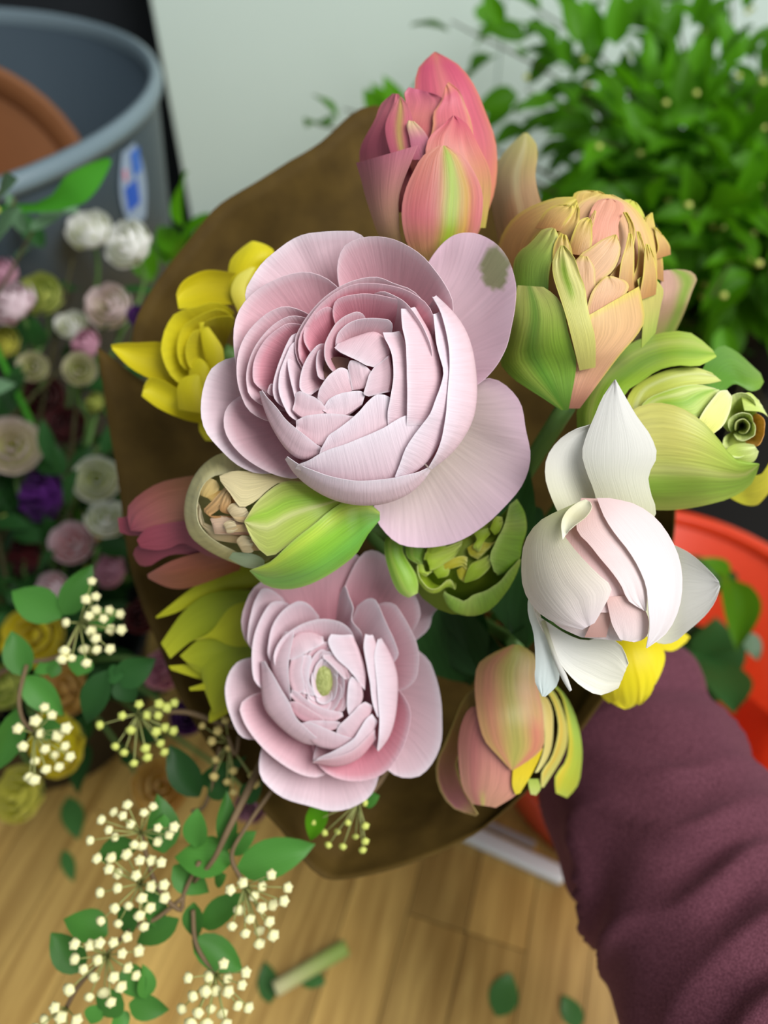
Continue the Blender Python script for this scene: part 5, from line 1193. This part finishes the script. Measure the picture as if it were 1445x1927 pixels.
mat_ = thing('darkening_mat', (0.42, 0.60, 0), 'flat dark mat added to darken the table under the black pail', 'mat')  # added dark mat, only there to darken the table around the pail
box('mat', (0.19, 0.66, 0.435, 0.76, 0.0003, 0.003), plain('darkening_black', (22, 20, 18), 0.8, 0.2), mat_, 0.001)
pl_ = thing('pail', (0.30, 0.60, 0.0032), 'black pail holding the tall leafy branches behind the orange bucket', 'pail')
lathe('body', [(0.0, 0.0), (0.055, 0.0), (0.07, 0.15), (0.073, 0.152), (0.073, 0.156), (0.067, 0.156), (0.052, 0.004), (0.0, 0.004)], plain('black_pail_plastic', (20, 22, 20), 0.5, 0.4, 0.1), pl_, 48, (0.30, 0.60, 0.0032))
tips = [(850, 40, .70), (960, -20, .74), (1060, 90, .66), (1160, -60, .74), (1270, 20, .66), (1380, -30, .72), (1440, 120, .62), (1340, 200, .58), (1220, 180, .60), (1110, 260, .58), (1460, 300, .56), (1380, 390, .54), (1290, 420, .53), (1180, 420, .55), (990, 170, .62), (1450, 520, .51), (1340, 560, .51), (1100, 350, .68), (1200, 330, .70), (1320, 300, .72), (1440, 340, .72), (1250, 560, .60), (1410, 610, .60), (1160, 560, .64), (1060, 430, .66)]
descr = ['thin leafy branch with loose bright leaves by the white board edge', 'upright bright green branch behind the pink tulip', 'bright green leafy branch arching above the peach tulip', 'tall leafy branch reaching highest before the white board', 'leafy branch with broad pale green leaves in the black pail', 'slender green branch leaning over the back of the black pail', 'outermost leafy branch leaning out of the black pail', 'dense green branch in the middle of the black pail', 'green branch with pointed leaves standing behind the peach tulip', 'low leafy branch directly behind the peach tulip', 'leafy branch bending outward above the lime tulip', 'dense dark leafy branch above the lime green tulip', 'short leafy branch between the peach and lime tulips', 'leafy branch crossing behind the peach tulip tip', 'branch with sparse leaves showing against the white board', 'short bushy branch just behind the lime tulip', 'lowest bushy branch by the lime tulip and bucket rim', 'shaded branch deep behind the peach tulip top', 'shaded branch deep behind the broad leaved one', 'shaded branch close to the white board foot', 'shaded branch at the far side of the black pail', 'low shaded branch over the lime tulip hood', 'low shaded branch past the lime tulip tip', 'low shaded branch between peach tulip and board', 'shaded branch beside the lone peach petal']
for tv, ds in (((1130, 250, .80), 'dark leafed branch against the white board behind the peach tulip'), ((1260, 230, .82), 'dark leafed branch against the board, middle of three'), ((1400, 240, .82), 'dark leafed branch against the board at the outer side'), ((1180, 480, .74), 'dark leafed low branch behind the peach tulip shoulder'), ((1300, 500, .74), 'dark leafed low branch behind the lime tulip hood'), ((1430, 500, .74), 'dark leafed low branch past the lime tulip')):
    branch(tv, 0.05, 44, ds, spread=0.055, lsz=0.044, t0=0.4, me=LFM, ybud=3, mouth=PAIL, group='leafy branches in the black pail')
for tv, ds in zip(tips, descr):
    branch(tv, 0.07, 40, ds, spread=0.05, lsz=0.04, t0=0.35, mouth=PAIL, group='leafy branches in the black pail')
for tv, ds in (((1450, 800, .60), 'low dark leafed branch just above the orange bucket rim'), ((1350, 850, .585), 'lowest dark leafed branch beside the white tulip')):
    branch(tv, 0.02, 26, ds, spread=0.03, lsz=0.034, t0=0.15, me=LFN, ybud=0, mouth=PAIL, group='leafy branches in the black pail')
# cut leaves low in the bucket
def low_leaf(pts, label):
    t = thing('leafy_cutting', Vector((BX, BY, 0.012)) + Vector((random.uniform(-.03, .03), random.uniform(-.03, .03), 0)), label, 'cutting')
    for (b, tp_, w_, m) in pts:
        put('leaf', m, leaf_matrix(px_on_z(*b), px_on_z(*tp_), Vector((0, -.3, 1)), w_), t)
    e_ = px_on_z(*pts[0][0]); s_ = Vector(t.location); rq = random.Random(len(label))
    free_tube('twig', lambda k: ([s_, (s_ + e_) / 2 + Vector((rq.uniform(-1, 1), rq.uniform(-1, 1), rq.uniform(-.4, .6))) * 0.0012 * k, e_], [0.0015, 0.0013, 0.001]), M['twig'], t, 6, 90)
low_leaf([((1330, 1240, .06), (1260, 1180, .08), .03, LFN), ((1330, 1240, .06), (1400, 1200, .08), .034, LFN), ((1330, 1240, .06), (1300, 1330, .07), .034, LFN), ((1340, 1240, .07), (1390, 1320, .09), .034, LFN), ((1330, 1240, .06), (1350, 1170, .09), .03, LFN), ((1330, 1280, .05), (1250, 1270, .06), .03, LFN)], 'tangle of dark leaves on a cutting at the bottom of the orange bucket')
low_leaf([((1345, 1110, .1), (1330, 1068, .112), .024, LFN), ((1345, 1110, .1), (1262, 1045, .112), .026, LFN), ((1340, 1100, .1), (1385, 1080, .112), .018, LFN)], 'dark leafy cutting low against the orange bucket wall')
low_leaf([((1375, 1090, .12), (1405, 1190, .14), .026, LFB), ((1370, 1090, .12), (1330, 1050, .14), .014, LFB), ((1405, 1190, .125), (1430, 1240, .12), .012, LFP)], 'pale green leafy cutting over the orange bucket opening')

# ---- dark bucket of blurred flowers at the left
DX, DY = -0.235, 0.285
vb = thing('bucket', (DX, DY, 0), 'black bucket packed with white, pink and yellow flowers', 'bucket')
lathe('body', [(0.0, 0.0), (0.062, 0.0), (0.08, 0.085), (0.083, 0.087), (0.083, 0.091), (0.077, 0.091), (0.059, 0.004), (0.0, 0.004)], plain('black_plastic', (18, 19, 20), 0.5, 0.4, 0.1), vb, 48, (DX, DY, 0))
def bloom_meshes():
    out = []
    for L_ in range(4):
        k = (0.30, 0.62, 0.86, 1.0)[L_]; op = (0.1, 0.35, 0.7, 1.0)[L_]
        V = []; F_ = []; uv = []; n, m = 9, 9
        for i in range(n):
            s = 2 * i / (n - 1) - 1
            for j in range(m):
                t = j / (m - 1)
                a = s * (0.95 - 0.1 * L_) * (0.35 + 0.65 * math.sin(math.pi * min(1, 0.15 + t * 0.62)))
                r = k * (math.sin(math.pi * 0.5 * t ** 0.7) * (1 - (0.35 - 0.3 * op) * t * t * t))
                z = -0.55 + t ** 1.3 * (1.25 - 0.55 * op) * (1 - 0.18 * s * s * t) + 0.04 * math.sin(s * 6)
                V.append((r * math.cos(a), r * math.sin(a), z)); uv.append((i / (n - 1), t))
        for i in range(n - 1):
            for j in range(m - 1): F_.append((i * m + j, (i + 1) * m + j, (i + 1) * m + j + 1, i * m + j + 1))
        out.append((V, F_, uv))
    return out
BM = bloom_meshes(); BCACHE = {}
def bloom_data(key, base, tip):
    if key in BCACHE: return BCACHE[key]
    res = []
    for V, F_, uv in BM:
        me = bpy.data.meshes.new('petal'); me.from_pydata(V, [], F_)
        for p in me.polygons: p.use_smooth = True
        ul = me.uv_layers.new(name='uv')
        for lp in me.loops: ul.data[lp.index].uv = uv[lp.vertex_index]
        ca = me.color_attributes.new('Col', 'FLOAT_COLOR', 'POINT')
        for i, q in enumerate(uv): ca.data[i].color = lin(mixc(base, tip, smooth(0.25, 0.75, q[1]))) + (1,)
        me.materials.append(M['soft']); res.append(me)
    BCACHE[key] = res; return res
CLR = {'white': ((206, 214, 140), (248, 248, 244)), 'blush': ((196, 196, 130), (240, 222, 222)), 'lime': ((150, 176, 40), (206, 214, 110)), 'pinkwhite': ((214, 150, 150), (236, 216, 222)), 'cream': ((170, 180, 90), (232, 224, 200)),
       'purple': ((60, 20, 80), (110, 46, 140)), 'wine': ((70, 26, 26), (124, 52, 56)), 'yellow': ((200, 180, 20), (232, 218, 40)), 'apricot': ((206, 170, 60), (228, 190, 110)), 'mauve': ((130, 80, 100), (176, 130, 150)), 'pink': ((196, 120, 140), (222, 170, 190)), 'limeyellow': ((180, 180, 40), (214, 210, 90))}
def bloom(u, v, z, rpx, kind, label, cat='flower', lean=None, layers=4, name='flower'):
    data = bloom_data(kind, *CLR[kind]); best = None
    for q_, dz in enumerate((0, .012, -.012, .024, -.024, .036, -.036, .048, -.048, .06, .075, -.06, .09, -.075)):
        p = px_on_z(u, v, z + dz); d = -(CM.inverted() @ p).z; r = rpx * d / FPX
        rr = random.Random(int(u * 13 + v))
        axv = Vector(lean) if lean else Vector((rr.uniform(-.5, .5), -0.45 + rr.uniform(-.4, .3), 0.8))
        Rm = axv.to_track_quat('Z', 'Y').to_matrix().to_4x4(); ms_ = []
        for L_ in range(4 - layers, 4):
            cnt = (3, 4, 5, 5)[L_]
            for k in range(cnt):
                a = 2 * math.pi * (k + 0.37 * L_) / cnt + rr.uniform(-.15, .15)
                ms_.append((data[L_], Matrix.Translation(p) @ Rm @ Matrix.Rotation(a, 4, 'Z') @ Matrix.Scale(r * rr.uniform(.94, 1.05), 4)))
        n_ = sum(reg_hits(*placed(me, m_), '') for me, m_ in ms_)
        if best is None or n_ < best[0]: best = (n_, p, r, axv, ms_)
        if n_ == 0: break
    n_, p, r, axv, ms_ = best
    t = thing(name, p, label, cat, None)
    for me, m_ in ms_: put('petal', me, m_, t)
    HEADS.append((t.name, u, v, rpx, -(CM.inverted() @ p).z))
    BSTEMS.append((t, p - axv.normalized() * r * 0.5, axv.normalized(), rr))
    return t
BSTEMS = []
def bloom_stems():
    for t, b, axv, rr in BSTEMS:
        ov_ = Vector((b.x - DX, b.y - DY, 0)); ov_ = ov_ * min(0.6, 0.056 / max(ov_.length, 1e-4))
        def mk(k):
            w_ = min(2.2, k / 70.0); j = lambda s_: Vector((rr.uniform(-1, 1), rr.uniform(-1, 1), 0)) * s_ * w_
            e = ov_ + j(0.05)
            if e.length > 0.062: e = e * (0.062 / e.length)
            low = Vector((DX, DY, 0.1)) + e; foot = Vector((DX, DY, 0.012)) + e * 0.66
            m_ = b + (low - b) * 0.45 + j(0.03) + Vector((0, 0, 0.012 + 0.02 * w_ * rr.random()))
            return [b, b - axv * 0.012 + (low - b) * 0.1, m_, low, low + (foot - low) * 0.5, foot], [0.0013] * 6
        free_tube('stem', mk, M['stem'], t, 6, 420, extra=lambda pts: veiling(pts, t.name))
LBL = 'blooms in the black bucket'
for a in [(168, 432, .27, 46, 'white', 'white bloom leaning against its white twin by the grey tub'), (240, 458, .265, 50, 'white', 'full white bloom on a bent green stem by the grey tub'),
          (205, 575, .25, 46, 'blush', 'half open cream blush bloom under the two white blooms'), (75, 552, .25, 44, 'lime', 'lime green bud beside a pale pink bloom'), (22, 570, .25, 50, 'pinkwhite', 'pale pink bloom beside the lime bud'),
          (2, 520, .26, 40, 'pink', 'lilac pink bloom behind the pale pink one'), (135, 610, .235, 32, 'white', 'small white bloom over a pink one among the leaves'), (160, 650, .235, 34, 'pink', 'small pink bloom touching the kraft paper corner'),
          (150, 695, .225, 34, 'cream', 'cream bud cluster bloom below the small pink bloom'), (62, 690, .225, 30, 'cream', 'tiny cream bloom deep among the leaves'), (5, 645, .235, 34, 'limeyellow', 'lime yellow bloom at the outer side of the bunch'),
          (178, 757, .21, 22, 'lime', 'small lime bud beside the kraft paper'), (22, 838, .2, 56, 'blush', 'large blush white bloom with a green underside'), (80, 745, .178, 42, 'wine', 'dark wine red bloom in the shade of the bunch'),
          (125, 800, .185, 40, 'wine', 'wine red bloom above the purple one'), (78, 930, .17, 54, 'purple', 'ruffled purple bloom in the dark middle of the bunch'), (262, 596, .24, 24, 'purple', 'small purple bloom by the kraft paper edge'),
          (182, 902, .19, 46, 'white', 'clean white bloom pressed against the kraft paper'), (200, 975, .175, 40, 'white', 'white bloom just below another by the paper'), (135, 1020, .165, 44, 'pinkwhite', 'round pinkish white bloom below the purple one'),
          (207, 1072, .155, 36, 'pink', 'pink bud with green sepals beside the paper'), (95, 1112, .15, 38, 'pinkwhite', 'pale bloom behind the spirea leaves'), (45, 1045, .12, 40, 'wine', 'dusky wine bloom low in the bucket'),
          (62, 1195, .15, 62, 'yellow', 'bright yellow bloom behind the spirea leaves'), (118, 1300, .13, 56, 'apricot', 'apricot yellow bloom between two spirea clusters'), (105, 1400, .12, 64, 'yellow', 'deep yellow bloom hanging low behind spirea buds'),
          (35, 1495, .105, 56, 'limeyellow', 'lime yellow tulip bloom drooping over the table'), (300, 1480, .09, 56, 'apricot', 'brownish apricot bloom lying low behind the big spirea sprig'), (8, 1290, .13, 46, 'lime', 'lime bloom at the outer edge behind spirea leaves'),
          (305, 1262, .16, 40, 'pink', 'lilac pink bloom peeking from behind the kraft paper'), (352, 1350, .13, 34, 'purple', 'dark purple bloom in shade under the kraft paper'), (472, 1518, .10, 34, 'mauve', 'mauve bud near the lower edge of the kraft paper'),
          (265, 1160, .15, 34, 'wine', 'shaded wine bloom tucked behind the kraft paper side')]:
    bloom(*a)
bloom_stems()
# foliage among them
def bunch_branch(u, v, z, n, me, label, ls=0.028, sp=0.03):
    t0 = 0.80 if me is LFP else 0.45
    d = -(CM.inverted() @ px_on_z(u, v, z)).z
    branch((u, v, d), 0.05, n, label, 'leafy_sprig', None, me, sp, ls, None, t0, 3, (DX, DY, 0.055, 0.104))
for a in [(15, 355, .335, 16, LFP, 'grey green leafy stem in front of the grey tub'), (60, 360, .325, 9, LFP, 'pale leafy stem beside the white blooms'), (150, 500, .26, 24, LFN, 'dark leafy stem below the white blooms'), (40, 430, .30, 8, LFP, 'silvery leafy stem above the lime bud'),
          (110, 700, .22, 24, LFN, 'dark green leafy stem around the cream blooms'), (190, 640, .23, 20, LFN, 'leafy stem beside the kraft paper corner'), (40, 770, .2, 24, LFN, 'dark leafy stem above the blush bloom'), (150, 850, .19, 20, LFN, 'shaded leafy stem beside the clean white bloom'),
          (50, 980, .15, 22, LFN, 'dark leafy stem below the purple bloom'), (210, 1010, .16, 18, LFN, 'leafy stem between white blooms and paper'), (30, 1130, .13, 20, LFN, 'low leafy stem behind the yellow bloom'), (20, 1340, .11, 18, LFN, 'low dark leafy stem at the bucket edge'),
          (200, 1340, .10, 20, LFN, 'leafy stem hanging toward the table behind spirea buds'), (240, 1430, .08, 16, LFN, 'shaded leafy stem close to the table')]:
    bunch_branch(*a)
bl = thing('tulip_leaf', Vector((-0.21, 0.31, 0.012)), 'single bright green blade leaf in front of the grey tub', 'leaf')
rb = random.Random(11); bbest = None
for tr_ in range(400):
    V = []; Q = []; w_ = min(0.09, 0.0004 * tr_); jt = lambda: Vector((rb.uniform(-1, 1), rb.uniform(-1, 1), 0)) * w_
    m0 = Vector((-0.203, 0.335, 0.104)) + jt()
    dm = Vector((m0.x - DX, m0.y - DY, 0))
    if dm.length > 0.062: dm = dm * (0.062 / dm.length)
    m0 = Vector((DX, DY, 0.104)) + dm; f0 = Vector((DX, DY, 0.012)) + dm * 0.66
    pa = resample([tuple(f0), tuple(m0), tuple(px_on_z(60, 440, .29) + jt()), tuple(px_on_z(100, 385, .325)), tuple(px_on_z(150, 350, .335)), tuple(px_on_z(207, 300, .345))], 24, arc=False)
    for i, p in enumerate(pa):
        t = i / 23; wv = 0.0062 * math.sin(math.pi * (0.04 + 0.94 * max(0, (t - 0.55) / 0.45))) + 0.0009; p = Vector(p)
        dv = (Vector(pa[min(23, i + 1)]) - Vector(pa[max(0, i - 1)])).normalized(); sd_ = dv.cross((CM.translation - p).normalized()).normalized()
        for s_ in (-1, 0, 1): V.append(p + sd_ * wv * s_ + (CM.translation - p).normalized() * (-0.002 * (1 - abs(s_))))
    for i in range(23):
        for k in range(2): Q.append((i * 3 + k, i * 3 + k + 1, (i + 1) * 3 + k + 1, (i + 1) * 3 + k))
    n_ = 4 * reg_hits(V, Q, bl.name) + veiling(pa, bl.name)
    if bbest is None or n_ < bbest[0]: bbest = (n_, V, Q)
    if n_ == 0: break
V, Q = bbest[1:]
bo_ = mesh_obj('blade', V, Q, leaf_mat('blade_green', (70, 150, 40), 0.3), bl)

# sprigs peeking over the paper's upper edge
for (u, v, d, n, lb, mo) in [(590, 235, .60, 8, 'green leafy stem peeking over the upper kraft paper edge', PAIL), (375, 420, .52, 12, 'green leafy stem behind the kraft paper by the dark gap', (DX, DY, 0.055, 0.104)), (650, 210, .62, 6, 'leaf tip showing beside the pink tulip above the paper', PAIL)]:
    branch((u, v, d), 0.05, n, lb, 'leafy_sprig', None, LFB, 0.012, 0.036, None, 0.84, 0, mo)
run_jobs()

# ---- clippings on the table
def on_table(name, label, cat, u0, v0, u1, v1, wd, me):
    a = px_on_z(u0, v0, 0.0007); b = px_on_z(u1, v1, 0.0009)
    t = thing(name, a, label, cat)
    put('blade', me, leaf_matrix(a, b, Vector((0, 0, 1)), wd), t)
FLAT = leaf_mesh('leaf', leaf_mat('fallen_leaf', (74, 124, 62), 0.1), fold=0.05, droop=-0.02)
on_table('fallen_leaf', 'oval green leaf fallen on the table beside a narrow one', 'leaf', 935, 1912, 962, 1832, 0.0165, FLAT)
on_table('fallen_leaf', 'narrow green leaf fallen on the table close to the sleeve', 'leaf', 1090, 1935, 1060, 1872, 0.012, FLAT)
on_table('fallen_leaf', 'dark green leaf under the pale end of the cut stem', 'leaf', 508, 1888, 500, 1810, 0.012, FLAT)
on_table('fallen_leaf', 'green leaf half under the cut stem', 'leaf', 562, 1832, 612, 1850, 0.011, FLAT)
on_table('fallen_leaf', 'shadowed leaf on the table near the lime yellow bloom', 'leaf', 128, 1500, 150, 1580, 0.014, FLAT)
on_table('fallen_leaf', 'thin dark leaf sliver on the table behind the big sprig', 'leaf', 120, 1600, 140, 1660, 0.008, FLAT)
a = px_on_z(517, 1862, 0.0066); b = px_on_z(652, 1782, 0.0066)
cs = thing('cut_stem', a, 'short cut green flower stem with a pale end on the table', 'stem')
V, Q = tube_geo([a, (a * 2 + b) / 3, (a + b * 2) / 3, b], [0.0042, 0.0042, 0.0045, 0.0046], 12, 16)
cl_ = []
for v in V:
    t = (v - a).dot(b - a) / (b - a).length_squared; cl_.append(lin(mixc((206, 200, 150), (150, 176, 84), t * 1.2)))
mesh_obj('stalk', V, Q, petal_mat('stalk_skin', 0.05, 0.5, 0.05, 10, 0.05), cs, [(0, 0)] * len(V), cl_)
